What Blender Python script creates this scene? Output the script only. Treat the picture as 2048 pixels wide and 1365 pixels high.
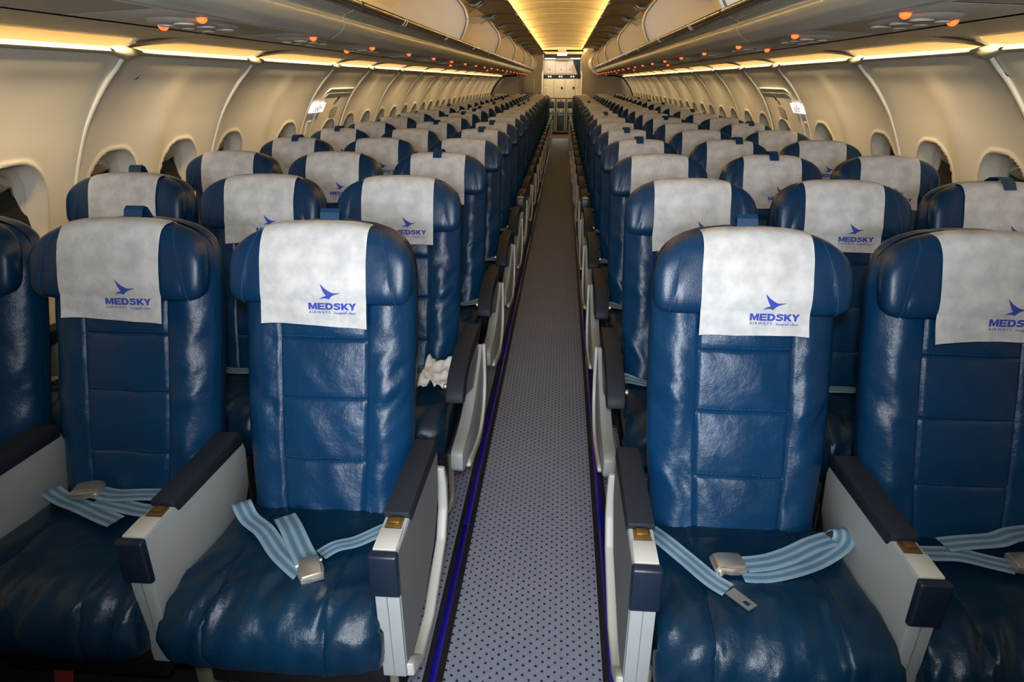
import bpy, bmesh, math, random
from mathutils import Vector, noise
for o in list(bpy.data.objects): bpy.data.objects.remove(o)
S = bpy.context.scene
COL = S.collection
PI = math.pi
# ------------------------------------------------------------------ camera
cd = bpy.data.cameras.new('camera'); cam = bpy.data.objects.new('camera', cd); COL.objects.link(cam)
cd.sensor_width = 36; cd.lens = 1296/2048*36; cd.clip_start = .02; cd.clip_end = 100
cam.location = (.0645, 0, 1.458); cam.rotation_euler = (PI/2-.3822, 0, .0747)
S.camera = cam
# ------------------------------------------------------------------ world, lights, exposure
w = bpy.data.worlds.new('world'); S.world = w; w.use_nodes = True
w.node_tree.nodes['Background'].inputs[0].default_value = (.9, .93, 1, 1)
w.node_tree.nodes['Background'].inputs[1].default_value = .10
def area(name, loc, rot, sx, sy, power, col):
    l = bpy.data.lights.new(name, 'AREA'); l.shape = 'RECTANGLE'; l.size = sx; l.size_y = sy
    l.energy = power; l.color = col
    o = bpy.data.objects.new(name, l); COL.objects.link(o); o.location = loc; o.rotation_euler = rot
    return o
AMBER = (1, .60, .20); WARM = (1, .72, .42)
fl = bpy.data.lights.new('camera_flash', 'SPOT'); fl.energy = 62; fl.color = (.95, .98, 1); fl.shadow_soft_size = .035
fl.spot_size = math.radians(104); fl.spot_blend = .85
fo = bpy.data.objects.new('camera_flash', fl); COL.objects.link(fo); fo.location = (.0645, -.03, 1.57); fo.rotation_euler = (math.radians(71), 0, .05)
area('entry_light', (0, -1.9, 1.62), (math.radians(88), 0, 0), 1.0, .5, 85, (.90, .95, 1))
# cove tubes along both edges of the ceiling, washing the ceiling panels
for sx in (-1, 1):
    area('ceiling_cove_light', (sx*.62, 10, 2.185), (0, PI - sx*math.radians(70), 0), .03, 17.6, 98, AMBER)
    # cove tubes behind the side ledges
    area('side_cove_light', (sx*1.31, 9.8, 1.68), (0, sx*math.radians(-97), 0), .03, 17.2, 4, AMBER)
    a_ = area('sidewall_wash_light', (sx*1.480, 9.0, 1.636), (0, sx*math.radians(-42), 0), .015, 18.6, 85, (1, .72, .38)); a_.data.spread = math.radians(110)
area('galley_light', (0, 19.4, 2.12), (0, 0, 0), .9, .25, 10, (1, .93, .80))
area('aft_cabin_light', (0, 18.7, 2.1), (math.radians(-15), 0, 0), .8, .12, 9, (1, .9, .7))
S.view_settings.view_transform = 'Standard'; S.view_settings.look = 'None'
S.view_settings.exposure = 0.05; S.view_settings.gamma = 1; S.view_settings.use_curve_mapping = False

# ------------------------------------------------------------------ materials
def lin(c):
    c = c/255
    return c/12.92 if c <= .04045 else ((c+.055)/1.055)**2.4
def rgb(r, g, b): return (lin(r), lin(g), lin(b), 1)
def mat(name, col, rough=.5, metal=0, spec=.5, bump=0, bscale=200, var=0, vscale=8, col2=None, emit=None, estr=0, coat=0, bump2=0, b2scale=20, detail=3):
    m = bpy.data.materials.new(name); m.use_nodes = True
    n = m.node_tree; b = n.nodes['Principled BSDF']
    b.inputs['Base Color'].default_value = col
    b.inputs['Roughness'].default_value = rough; b.inputs['Metallic'].default_value = metal
    b.inputs['Specular IOR Level'].default_value = spec
    b.inputs['Coat Weight'].default_value = coat
    if emit: b.inputs['Emission Color'].default_value = emit; b.inputs['Emission Strength'].default_value = estr
    tc = n.nodes.new('ShaderNodeTexCoord')
    if var or col2:
        t = n.nodes.new('ShaderNodeTexNoise'); t.inputs['Scale'].default_value = vscale; t.inputs['Detail'].default_value = 5
        n.links.new(tc.outputs['Object'], t.inputs['Vector'])
        r = n.nodes.new('ShaderNodeValToRGB'); r.color_ramp.elements[0].position = .32; r.color_ramp.elements[1].position = .68
        c2 = col2 or tuple(x*(1-var) for x in col[:3])+(1,)
        r.color_ramp.elements[0].color = c2; r.color_ramp.elements[1].color = col
        n.links.new(t.outputs['Fac'], r.inputs['Fac']); n.links.new(r.outputs['Color'], b.inputs['Base Color'])
    last = None
    for amt, sc in ((bump, bscale), (bump2, b2scale)):
        if amt:
            t = n.nodes.new('ShaderNodeTexNoise'); t.inputs['Scale'].default_value = sc; t.inputs['Detail'].default_value = detail
            n.links.new(tc.outputs['Object'], t.inputs['Vector'])
            bp = n.nodes.new('ShaderNodeBump'); bp.inputs['Strength'].default_value = 1; bp.inputs['Distance'].default_value = amt
            n.links.new(t.outputs['Fac'], bp.inputs['Height'])
            if last: n.links.new(last.outputs['Normal'], bp.inputs['Normal'])
            last = bp
    if last: n.links.new(last.outputs['Normal'], b.inputs['Normal'])
    return m
M = {}
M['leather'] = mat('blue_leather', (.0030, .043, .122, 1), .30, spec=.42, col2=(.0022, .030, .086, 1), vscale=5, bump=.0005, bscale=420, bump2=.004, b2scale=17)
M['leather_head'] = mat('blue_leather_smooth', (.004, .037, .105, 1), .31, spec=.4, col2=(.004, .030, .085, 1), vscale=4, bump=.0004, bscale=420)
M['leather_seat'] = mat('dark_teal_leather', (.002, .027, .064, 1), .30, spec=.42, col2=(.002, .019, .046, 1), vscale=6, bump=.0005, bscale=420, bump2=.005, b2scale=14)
M['thread'] = mat('blue_thread', (.02, .10, .22, 1), .6)
M['shell'] = mat('grey_shell', rgb(120, 122, 124), .5)
M['cover'] = mat('nonwoven_cloth', (.70, .705, .71, 1), .9, spec=.1, col2=(.50, .51, .525, 1), vscale=24, bump=.0012, bscale=60, bump2=.006, b2scale=9)
M['print'] = mat('blue_print', rgb(66, 80, 172), .8, spec=.1)
M['strap'] = mat('blue_strap', (.004, .042, .105, 1), .45, bump=.0005, bscale=300)
M['arm_white'] = mat('light_grey_plastic', rgb(166, 173, 175), .42, bump=.0003, bscale=300, var=.05, vscale=12)
M['arm_lid'] = mat('white_plastic', rgb(205, 206, 200), .45, var=.04, vscale=20)
M['arm_pad'] = mat('dark_grey_pad', rgb(36, 42, 52), .55, spec=.25, bump=.0004, bscale=400)
M['arm_cap'] = mat('navy_plastic', rgb(24, 36, 54), .35, bump=.0003, bscale=500)
M['arm_side'] = mat('mid_grey_plastic', rgb(132, 138, 141), .45, bump=.0003, bscale=300)
M['brass'] = mat('brass', rgb(150, 122, 70), .35, metal=.8)
M['steel'] = mat('brushed_steel', rgb(215, 210, 198), .34, metal=.85, bump=.0002, bscale=600)
M['dark'] = mat('black_plastic', rgb(18, 18, 20), .5)
M['tube'] = mat('champagne_tube', rgb(165, 158, 140), .35, metal=.6)
M['wall'] = mat('cream_sidewall', (.76, .72, .63, 1), .5, spec=.35, bump=.0002, bscale=500, var=.03, vscale=3)
M['joint'] = mat('cream_joint_strip', (.78, .78, .70, 1), .35)
M['ledge'] = mat('cream_ledge', (.42, .40, .30, 1), .4)
M['cove'] = mat('cove_lining', (.15, .105, .045, 1), .7)
M['psu'] = mat('grey_service_panel', (.50, .47, .41, 1), .48, var=.05, vscale=4)
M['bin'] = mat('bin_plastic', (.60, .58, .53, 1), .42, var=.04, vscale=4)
M['binin'] = mat('bin_lining', (.82, .78, .72, 1), .6)
M['binlip'] = mat('bin_lip_grey', (.46, .48, .45, 1), .25)
M['strip'] = mat('dark_glossy_strip', (.07, .06, .04, 1), .16, spec=.8)
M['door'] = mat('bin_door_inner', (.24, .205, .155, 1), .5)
M['ceil'] = mat('ceiling_panel', (.80, .74, .56, 1), .55)
M['hinge'] = mat('hinge_metal', rgb(140, 138, 125), .4, metal=.5)
M['gas'] = mat('yellow_gas_strut', rgb(190, 150, 50), .4)
M['orange'] = mat('orange_lamp', rgb(255, 110, 50), .5, emit=rgb(255, 95, 40), estr=2.2)
M['exit'] = mat('lit_exit_sign', (.9, .9, .9, 1), .5, emit=(1, .93, .95, 1), estr=.95)
M['ceilsign'] = mat('lit_ceiling_sign', (.9, .9, .9, 1), .5, emit=(1, .9, .75, 1), estr=2.2)
M['red'] = mat('sign_lettering', rgb(150, 80, 90), .6)
M['blue_strip'] = mat('blue_floor_strip', rgb(22, 22, 150), .3, var=.25, vscale=2)
M['edge'] = mat('black_floor_edging', rgb(18, 20, 34), .6)
M['webbing'] = None
M['glass'] = mat('dark_window_glass', (.035, .018, .015, 1), .12)
M['shade'] = mat('window_shade', (.70, .68, .60, 1), .5)
M['bulk'] = mat('bulkhead', (.42, .40, .34, 1), .5, col2=(.36, .36, .33, 1), vscale=1.2)
M['galley_white'] = mat('galley_white', (.72, .62, .55, 1), .45)
M['galley_cream'] = mat('galley_cream', (.66, .56, .38, 1), .45)
M['cart_blue'] = mat('cart_blue', rgb(30, 50, 62), .4)
M['alu'] = mat('aluminium', rgb(175, 170, 150), .35, metal=.7)
M['curtain'] = mat('dark_curtain', rgb(18, 26, 32), .8)
M['redrib'] = mat('red_webbing', rgb(110, 14, 14), .7)
M['tissue'] = mat('white_tissue', (.75, .75, .72, 1), .9)
M['galley_floor'] = mat('galley_floor', rgb(96, 76, 45), .4)
M['entryfloor'] = mat('dark_underseat', rgb(20, 22, 26), .9)  # near-black colour standing in for shade under the front row
def webbing():
    m = bpy.data.materials.new('pale_blue_webbing'); m.use_nodes = True; n = m.node_tree; b = n.nodes['Principled BSDF']
    b.inputs['Roughness'].default_value = .6
    uv = n.nodes.new('ShaderNodeUVMap'); sp = n.nodes.new('ShaderNodeSeparateXYZ'); n.links.new(uv.outputs[0], sp.inputs[0])
    r = n.nodes.new('ShaderNodeValToRGB'); cr = r.color_ramp; cr.interpolation = 'EASE'
    A, B = rgb(150, 180, 202), rgb(96, 132, 158)
    cr.elements[0].position = 0; cr.elements[0].color = A; cr.elements[1].position = 1; cr.elements[1].color = A
    for p, c in ((.12, A), (.24, B), (.36, B), (.46, A), (.54, A), (.64, B), (.76, B), (.88, A)):
        e = cr.elements.new(p); e.color = c
    n.links.new(sp.outputs[0], r.inputs[0])
    t = n.nodes.new('ShaderNodeTexNoise'); t.inputs['Scale'].default_value = 30
    tc = n.nodes.new('ShaderNodeTexCoord'); n.links.new(tc.outputs['Object'], t.inputs['Vector'])
    mx = n.nodes.new('ShaderNodeMix'); mx.data_type = 'RGBA'; mx.blend_type = 'MULTIPLY'; mx.inputs[0].default_value = .35
    n.links.new(r.outputs[0], mx.inputs[6]); n.links.new(t.outputs['Fac'], mx.inputs[7]); n.links.new(mx.outputs[2], b.inputs['Base Color'])
    t.inputs['Scale'].default_value = 25
    bp = n.nodes.new('ShaderNodeBump'); bp.inputs['Distance'].default_value = .0008; n.links.new(t.outputs['Fac'], bp.inputs['Height']); n.links.new(bp.outputs[0], b.inputs['Normal'])
    return m
M['webbing'] = webbing()
def carpet():
    m = bpy.data.materials.new('dotted_carpet'); m.use_nodes = True; n = m.node_tree; b = n.nodes['Principled BSDF']
    b.inputs['Roughness'].default_value = .95; b.inputs['Specular IOR Level'].default_value = .1
    N = n.nodes.new; L = n.links.new
    tc = N('ShaderNodeTexCoord')
    def math_(op, a, c=None):
        x = N('ShaderNodeMath'); x.operation = op
        for i, v in enumerate((a, c)):
            if v is None: continue
            if isinstance(v, (int, float)): x.inputs[i].default_value = v
            else: L(v, x.inputs[i])
        return x.outputs[0]
    nz = N('ShaderNodeTexNoise'); nz.inputs['Scale'].default_value = 90; L(tc.outputs['Object'], nz.inputs['Vector'])
    dv = N('ShaderNodeVectorMath'); dv.operation = 'MULTIPLY_ADD'; L(nz.outputs['Color'], dv.inputs[0]); dv.inputs[1].default_value = (.004, .004, 0); L(tc.outputs['Object'], dv.inputs[2])
    sp = N('ShaderNodeSeparateXYZ'); L(dv.outputs[0], sp.inputs[0])
    def lattice(px, py, ox, oy, r):
        u = math_('SUBTRACT', math_('FRACT', math_('ADD', math_('DIVIDE', sp.outputs[0], px), ox+500)), .5)
        v = math_('SUBTRACT', math_('FRACT', math_('ADD', math_('DIVIDE', sp.outputs[1], py), oy+500)), .5)
        u = math_('MULTIPLY', u, px); v = math_('MULTIPLY', v, py)
        d = math_('MAXIMUM', math_('ABSOLUTE', u), math_('ABSOLUTE', v))
        return math_('LESS_THAN', d, r)
    # stagger the rows: two interleaved lattices
    d1 = lattice(.034, .030, 0, 0, .0034); d2 = lattice(.034, .030, .5, .5, .0034)
    d3 = lattice(.034, .030, .25, .28, .0011); d4 = lattice(.017, .015, .6, .1, .0009)
    dots = math_('MAXIMUM', d1, d2); sm = math_('MAXIMUM', d3, d4)
    wn = N('ShaderNodeTexNoise'); wn.inputs['Scale'].default_value = 4; L(tc.outputs['Object'], wn.inputs['Vector'])
    base = N('ShaderNodeMix'); base.data_type = 'RGBA'; base.inputs[6].default_value = (.27, .30, .40, 1); base.inputs[7].default_value = (.31, .33, .42, 1); L(wn.outputs['Fac'], base.inputs[0])
    m1 = N('ShaderNodeMix'); m1.data_type = 'RGBA'; L(sm, m1.inputs[0]); L(base.outputs[2], m1.inputs[6]); m1.inputs[7].default_value = (.10, .115, .19, 1)
    m2 = N('ShaderNodeMix'); m2.data_type = 'RGBA'; L(dots, m2.inputs[0]); L(m1.outputs[2], m2.inputs[6]); m2.inputs[7].default_value = (.018, .03, .09, 1)
    L(m2.outputs[2], b.inputs['Base Color'])
    fz = N('ShaderNodeTexNoise'); fz.inputs['Scale'].default_value = 600; L(tc.outputs['Object'], fz.inputs['Vector'])
    bp = N('ShaderNodeBump'); bp.inputs['Distance'].default_value = .002; L(fz.outputs['Fac'], bp.inputs['Height']); L(bp.outputs[0], b.inputs['Normal'])
    return m
M['carpet'] = carpet()

# ------------------------------------------------------------------ helpers
def mesh(name, verts, faces, m=None, smooth=False, uvs=None):
    me = bpy.data.meshes.new(name); me.from_pydata([tuple(v) for v in verts], [], faces)
    if m: me.materials.append(M[m] if isinstance(m, str) else m)
    bm = bmesh.new(); bm.from_mesh(me)
    if uvs is None: bmesh.ops.recalc_face_normals(bm, faces=bm.faces)
    bm.to_mesh(me); bm.free()
    if smooth: me.polygons.foreach_set('use_smooth', [True]*len(me.polygons))
    if uvs is not None:
        ul = me.uv_layers.new(name='UVMap')
        for l in me.loops: ul.data[l.index].uv = uvs[l.vertex_index]
    return me
def link(name, me, parent=None, loc=(0, 0, 0)):
    o = bpy.data.objects.new(name, me); COL.objects.link(o); o.location = loc
    if parent: o.parent = parent
    return o
def part(name, verts, faces, m, parent=None, smooth=False, label=None, uvs=None):
    o = link(name, mesh(name, verts, faces, m, smooth, uvs), parent)
    if label: o['label'] = label
    return o
def tag(o, label, cat, group=None, kind=None):
    o['label'] = label; o['category'] = cat
    if group: o['group'] = group
    if kind: o['kind'] = kind
    return o
def thing(name, label, cat, loc=(0, 0, 0), group=None, rz=0, kind=None):
    o = bpy.data.objects.new(name, None); COL.objects.link(o); o.location = loc; o.rotation_euler = (0, 0, rz); o.empty_display_size = .05
    return tag(o, label, cat, group, kind)
def copy_tree(o, parent=None):
    c = o.copy(); COL.objects.link(c); c.parent = parent
    for ch in o.children: copy_tree(ch, c)
    return c
class B:
    def __init__(s): s.v = []; s.f = []
    def add(s, v, f):
        k = len(s.v); s.v += [tuple(p) for p in v]; s.f += [tuple(i+k for i in q) for q in f]; return s
    def box(s, x0, x1, y0, y1, z0, z1):
        v = [(x, y, z) for x in (x0, x1) for y in (y0, y1) for z in (z0, z1)]
        return s.add(v, [(0, 1, 3, 2), (4, 6, 7, 5), (0, 4, 5, 1), (2, 3, 7, 6), (0, 2, 6, 4), (1, 5, 7, 3)])
    def prism(s, prof, x0, x1, axis='x'):   # profile in the other two axes
        n = len(prof)
        def P(a, p):
            return (a, p[0], p[1]) if axis == 'x' else ((p[0], a, p[1]) if axis == 'y' else (p[0], p[1], a))
        v = [P(x0, p) for p in prof]+[P(x1, p) for p in prof]
        f = [tuple(range(n)), tuple(range(2*n-1, n-1, -1))]+[(i, (i+1) % n, n+(i+1) % n, n+i) for i in range(n)]
        return s.add(v, f)
    def tube(s, pts, r, seg=8, caps=True):
        pts = [Vector(p) for p in pts]; n = len(pts); rings = []
        up = Vector((0, 0, 1))
        for i, p in enumerate(pts):
            t = (pts[min(i+1, n-1)]-pts[max(i-1, 0)]).normalized()
            a = t.cross(up)
            if a.length < 1e-3: a = t.cross(Vector((1, 0, 0)))
            a.normalize(); b_ = t.cross(a)
            rr = r[i] if isinstance(r, (list, tuple)) else r
            rings.append([p+a*rr*math.cos(2*PI*k/seg)+b_*rr*math.sin(2*PI*k/seg) for k in range(seg)])
        v = [q for g in rings for q in g]
        f = [(i*seg+k, i*seg+(k+1) % seg, (i+1)*seg+(k+1) % seg, (i+1)*seg+k) for i in range(n-1) for k in range(seg)]
        if caps: f += [tuple(range(seg)), tuple(range((n-1)*seg, n*seg))]
        return s.add(v, f)
    def disc(s, c, r, h, axis='z', seg=16, sx=1):
        prof = [(c[0]+r*sx*math.cos(2*PI*k/seg), c[1]+r*math.sin(2*PI*k/seg)) for k in range(seg)]
        return s.prism(prof, c[2], c[2]+h, axis)
    def mesh(s, name, m, bevel=0, smooth=False, seg=2, ang=30):
        me = bpy.data.meshes.new(name); me.from_pydata(s.v, [], s.f)
        bm = bmesh.new(); bm.from_mesh(me); bmesh.ops.recalc_face_normals(bm, faces=bm.faces)
        if bevel:
            es = [e for e in bm.edges if len(e.link_faces) == 2 and e.calc_face_angle(0) > math.radians(ang)]
            bmesh.ops.bevel(bm, geom=es, offset=bevel, segments=seg, affect='EDGES', profile=.5, clamp_overlap=True)
        bm.to_mesh(me); bm.free(); me.materials.append(M[m])
        if smooth or bevel:
            me.polygons.foreach_set('use_smooth', [True]*len(me.polygons))
            try: me.set_sharp_from_angle(angle=math.radians(40))
            except Exception: pass
        return me
    def obj(s, name, m, parent=None, bevel=0, smooth=False, label=None, seg=2):
        o = link(name, s.mesh(name, m, bevel, smooth, seg), parent)
        if label: o['label'] = label
        return o
def interp(tbl, t):
    if t <= tbl[0][0]: return tbl[0][1]
    for (a, x), (b, y) in zip(tbl, tbl[1:]):
        if t <= b: return x+(y-x)*(t-a)/(b-a)
    return tbl[-1][1]
def catmull(P, n):
    out = []
    for i in range(len(P)-1):
        p0, p1, p2, p3 = P[max(i-1, 0)], P[i], P[i+1], P[min(i+2, len(P)-1)]
        for k in range(n):
            t = k/n
            out.append(tuple(.5*((2*b)+(-a+c)*t+(2*a-5*b+4*c-d)*t*t+(-a+3*b-3*c+d)*t**3) for a, b, c, d in zip(p0, p1, p2, p3)))
    out.append(tuple(P[-1])); return out
def NZ(x, y, z): return noise.noise(Vector((x, y, z)))

# ------------------------------------------------------------------ seat geometry (origin on the floor below the top of the seat, seat faces -y)
TILT = .303
ZREF = 1.13
XS = .105
SEAMS = (.58, .73, .87)
def y_front(z): return TILT*(z-ZREF)
FR = [-1, -.997, -.985, -.96, -.925, -.88, -.83, -.78, -.73, -.68, -.63, -.585, -.55, -.525, -.508, -.50, -.492, -.475, -.45, -.40, -.34, -.28, -.22, -.16, -.10, -.05]
FR = FR+[0]+[-a for a in reversed(FR)]
ZR = []
z = .425
while z < 1.128:
    ZR.append(round(z, 4)); z += .0125
for s_ in SEAMS: ZR += [s_-.004, s_, s_+.004]
ZR = sorted(set([z for z in ZR if all(abs(z-s_) > .0045 or abs(abs(z-s_)-.004) < 1e-6 or z == s_ for s_ in SEAMS)]+[1.134]))
def bw(z):
    w_ = interp([(.42, .192), (.5, .200), (.62, .212), (.8, .216), (1.0, .216)], z)
    if z > .97: w_ *= max(0, 1-((z-.97)/.1655)**2.8)**(1/2.8)
    return max(w_, .012)
def xseam(z): return .492*max(bw(min(z, 1.0)), .19)/.216*1.0
def back_pt(fr, z, seed):
    W = bw(z); x = fr*W; T = .065
    if z > 1.07: T *= max(.05, 1-((z-1.075)/.060)**2.4)**(1/2.4)
    if z < .47: T *= .75+.25*(z-.42)/.05
    n = 2.7
    y = y_front(z)+.012+T*(1-max(0, 1-abs(fr)**n)**(1/n))
    d = 0
    inner = abs(fr) < .5
    bd = math.exp(-((abs(fr)-.5)*W/.0035)**2)
    d -= .0045*bd
    # bolsters swell a little, centre panels are flatter
    d += .012*math.exp(-((abs(fr)-.74)/.17)**2)*(1 if z < 1 else .5)
    if inner and z < .94:
        for s_ in SEAMS: d -= .004*math.exp(-((z-s_)/.0032)**2)
        zz = [.43]+list(SEAMS)+[.97]
        for a, b_ in zip(zz, zz[1:]):
            if a <= z <= b_: d += .005*math.sin(PI*(z-a)/(b_-a))*math.cos(PI*fr)
    # creases in the leather
    am = min(1, max(0, (.98-z)/.12))
    sx = 1 if x > 0 else -1
    if not inner:
        q = abs(fr)-.5
        k = NZ(seed*7.3+x*16+sx*z*9*.9, seed+z*13-sx*x*10, seed*3)
        k2 = 1-abs(NZ(seed*3.1+x*7+z*5, z*21-sx*x*22, seed*5))*2.6
        d += am*(.0072*k+.0058*max(0, k2)*NZ(z*6, x*5, seed*9)*2)*min(1, q*9)
    else:
        k = NZ(seed*2.3+x*17+z*5, seed+z*10+x*6, seed*4)
        d += am*.0068*k*min(1, (.5-abs(fr))*6)
    return (x, y-d*(1 if abs(fr) < .985 else .3), z)
def make_back(seed, split):
    """front leather surface + body; returns list of (name, mesh, material)"""
    nz, nf = len(ZR), len(FR)
    grid = [[back_pt(fr, z, seed) for fr in FR] for z in ZR]
    groups = {}
    def key(i, j):
        a = (FR[j]+FR[j+1])/2; z = (ZR[i]+ZR[i+1])/2
        if not split: return 'all'
        if abs(a) > .5 : return 'side_bolster_l' if a < 0 else 'side_bolster_r'
        if z > .96: return 'top'
        return 'back_panel_%d' % sum(z > s_ for s_ in SEAMS)
    for i in range(nz-1):
        for j in range(nf-1): groups.setdefault(key(i, j), []).append((i, j))
    out = []
    for k, cells in groups.items():
        if k == 'top': continue
        idx = {}; V = []; F = []
        def vid(i, j):
            if (i, j) not in idx: idx[(i, j)] = len(V); V.append(grid[i][j])
            return idx[(i, j)]
        for i, j in cells: F.append((vid(i, j), vid(i, j+1), vid(i+1, j+1), vid(i+1, j)))
        out.append((k, mesh('back_leather', V, F, 'leather', True)))
    # rear body (shell) with the top strip of the front
    V = []; F = []
    th = [PI*k/14 for k in range(15)]
    for z in ZR:
        W = bw(z); y0 = y_front(z)+.077
        D = .075 if z < 1.07 else .075*max(.1, 1-((z-1.075)/.060)**2.4)**(1/2.4)
        for t in th:
            c = math.cos(t); s2 = math.sin(t)
            V.append((W*math.copysign(abs(c)**.5, c), (y0 if z < 1.07 else y0-.0+.0)+D*abs(s2)**.6-(.0 if z < 1.07 else .012*(z-1.1)/.06), z))
    m_ = len(th)
    for i in range(nz-1):
        for k in range(m_-1): F.append((i*m_+k, i*m_+k+1, (i+1)*m_+k+1, (i+1)*m_+k))
    if 'top' in groups:
        idx = {}
        def vid2(i, j):
            if (i, j) not in idx: idx[(i, j)] = len(V); V.append(grid[i][j])
            return idx[(i, j)]
        for i, j in groups['top']: F.append((vid2(i, j), vid2(i, j+1), vid2(i+1, j+1), vid2(i+1, j)))
    # top and bottom closures
    last = (nz-1)*m_
    k0 = len(V); V += grid[-1]; F.append(tuple(range(last, last+m_))+tuple(range(k0, k0+nf)))
    k0 = len(V); V += grid[0]; F.append(tuple(range(0, m_))+tuple(range(k0, k0+nf)))
    out.append(('backrest', mesh('backrest', V, F, 'leather', True)))
    return out
# --- headrest pillow
HW = .222; HZ = 1.035
def head_sec(x, s):
    """s in 0..1 around: 0 front-bottom .. front .. top .. back"""
    u = min(1, abs(x)/HW)
    at = .106*max(0, 1-u**3.0)**(1/2.3); ab = .078*max(0, 1-u**9)**(1/5)
    th = .052*max(0, 1-u**5)**(1/3)+.0
    a = 2*PI*s - PI/2     # start at bottom
    c = math.cos(a); sn = math.sin(a)
    e = .62
    py = -math.copysign(abs(c)**e, c)*th
    pz = (math.copysign(abs(sn)**e, sn))*(at if sn > 0 else ab)
    zc = HZ+pz
    wing = .018*max(0, (u-.45)/.55)**2   # wings come forward
    yc = y_front(zc)+.016-wing
    return (yc+py, zc)
def head_pt(x, s, off=0):
    y, z_ = head_sec(x, s)
    if off:
        y1, z1 = head_sec(x, s+.004); y0, z0 = head_sec(x, s-.004)
        ty, tz = y1-y0, z1-z0; l = math.hypot(ty, tz) or 1
        y += -tz/l*off; z_ += ty/l*off
    return (x, y, z_)
def make_head():
    xs = [-1, -.997, -.985, -.965, -.93, -.89, -.84, -.79, -.775, -.76, -.7, -.6, -.45, -.3, -.15]
    xs = xs+[0]+[-a for a in reversed(xs)]
    n = 44; V = []; F = []
    for u in xs:
        for k in range(n):
            p = head_pt(u*HW, k/n)
            # curved stitched seam on each wing
            zrel = (p[2]-.96)/.19
            us = .80-.22*max(0, zrel)**1.8
            g = math.exp(-((abs(u)-us)*HW/.0045)**2)*.0035
            V.append((p[0], p[1]+g*(1 if 2*PI*k/n < PI else -1), p[2]))
    m_ = len(xs)
    for i in range(m_-1):
        for k in range(n): F.append((i*n+k, i*n+(k+1) % n, (i+1)*n+(k+1) % n, (i+1)*n+k))
    F += [tuple(range(n)), tuple(range((m_-1)*n, m_*n))]
    return mesh('headrest', V, F, 'leather_head', True)
def seam_line(off=0):
    b = B()
    for sx in (-1, 1):
        pts = []
        for k in range(26):
            s = .02+.46*k/25
            u = .7
            for _ in range(3):
                p = head_pt(sx*u*HW, s); zr = (p[2]-.96)/.19; u = .80-.22*max(0, zr)**1.8+.035
            p = head_pt(sx*u*HW, s, .0008); pts.append(p)
        # dashes
        for i in range(0, 25):
            a, c = Vector(pts[i]), Vector(pts[i+1])
            for q in range(3):
                p0 = a.lerp(c, (q+.1)/3); p1 = a.lerp(c, (q+.75)/3); b.tube([p0, p1], .0006, 4)
    return b.mesh('stitching', 'thread')
def stitch_back():
    b = B(); seed = 1
    def run(pts):
        for i in range(len(pts)-1):
            a, c = Vector(pts[i]), Vector(pts[i+1]); n = max(1, int((c-a).length/.006))
            for q in range(n): b.tube([a.lerp(c, (q+.15)/n), a.lerp(c, (q+.75)/n)], .0006, 4)
    for s_ in SEAMS:
        pts = []
        for k in range(21):
            fr = -.48+.96*k/20
            p = back_pt(fr, s_+.0075, 1); pts.append((p[0], p[1]-.0012, p[2]))
        run(pts)
    return b.mesh('stitching', 'thread')
# --- cloth cover
CW = .128
def cover_y(z, x):   # y of the front hanging part
    ss = .02
    return None
def cover_curve(x, bottom):
    """profile of the cloth at x, list of (y,z): hanging bottom -> front of headrest -> over the top -> back"""
    pts = []
    y0, z0 = head_sec(x, .13)[0], head_sec(x, .13)[1]
    p_ = [head_pt(x, s, .0035) for s in [.13+.37*k/22 for k in range(23)]]
    base = p_[0]
    n = 8
    for k in range(n):
        t = k/n
        zz = bottom+(base[2]-bottom)*t
        yy = base[1]-.004*(1-t)**1.5+TILT*(zz-base[2])*.35
        pts.append((yy, zz))
    pts += [(p[1], p[2]) for p in p_]
    # over the top and down behind the headrest
    pts += [head_pt(x, .5+.012*k, .0035)[1:] for k in range(1, 9)]
    return pts
def make_cover(seed, skew=0, bottom=.917):
    V = []; F = []; nx = 24
    for i in range(nx+1):
        u = -1+2*i/nx; x = u*CW
        bt = bottom+skew*u+.0015*math.sin(u*3+seed*2)
        c = cover_curve(min(max(x, -CW), CW), bt)
        for k, (y, z_) in enumerate(c):
            t = k/(len(c)-1)
            fl = max(0, 1-k/9)
            wv = .0022*NZ(x*14+seed*5, z_*14, seed*2)+.0012*(1-abs(NZ(x*20+seed, z_*24+x*18, seed*7))*2)
            curl = -.006*fl*max(0, abs(u)-.8)/.2
            V.append((x+.003*NZ(z_*12, seed*3, u)*abs(u)+ .006*fl*u*NZ(seed, 5, 1), y-abs(wv)-.0008+curl+.004*fl*math.sin(u*2.5+seed), z_))
        m_ = len(c)
    for i in range(nx):
        for k in range(m_-1): F.append((i*m_+k, i*m_+k+1, (i+1)*m_+k+1, (i+1)*m_+k))
    me = mesh('headrest_cover', V, F, 'cover', True)
    return me
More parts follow.
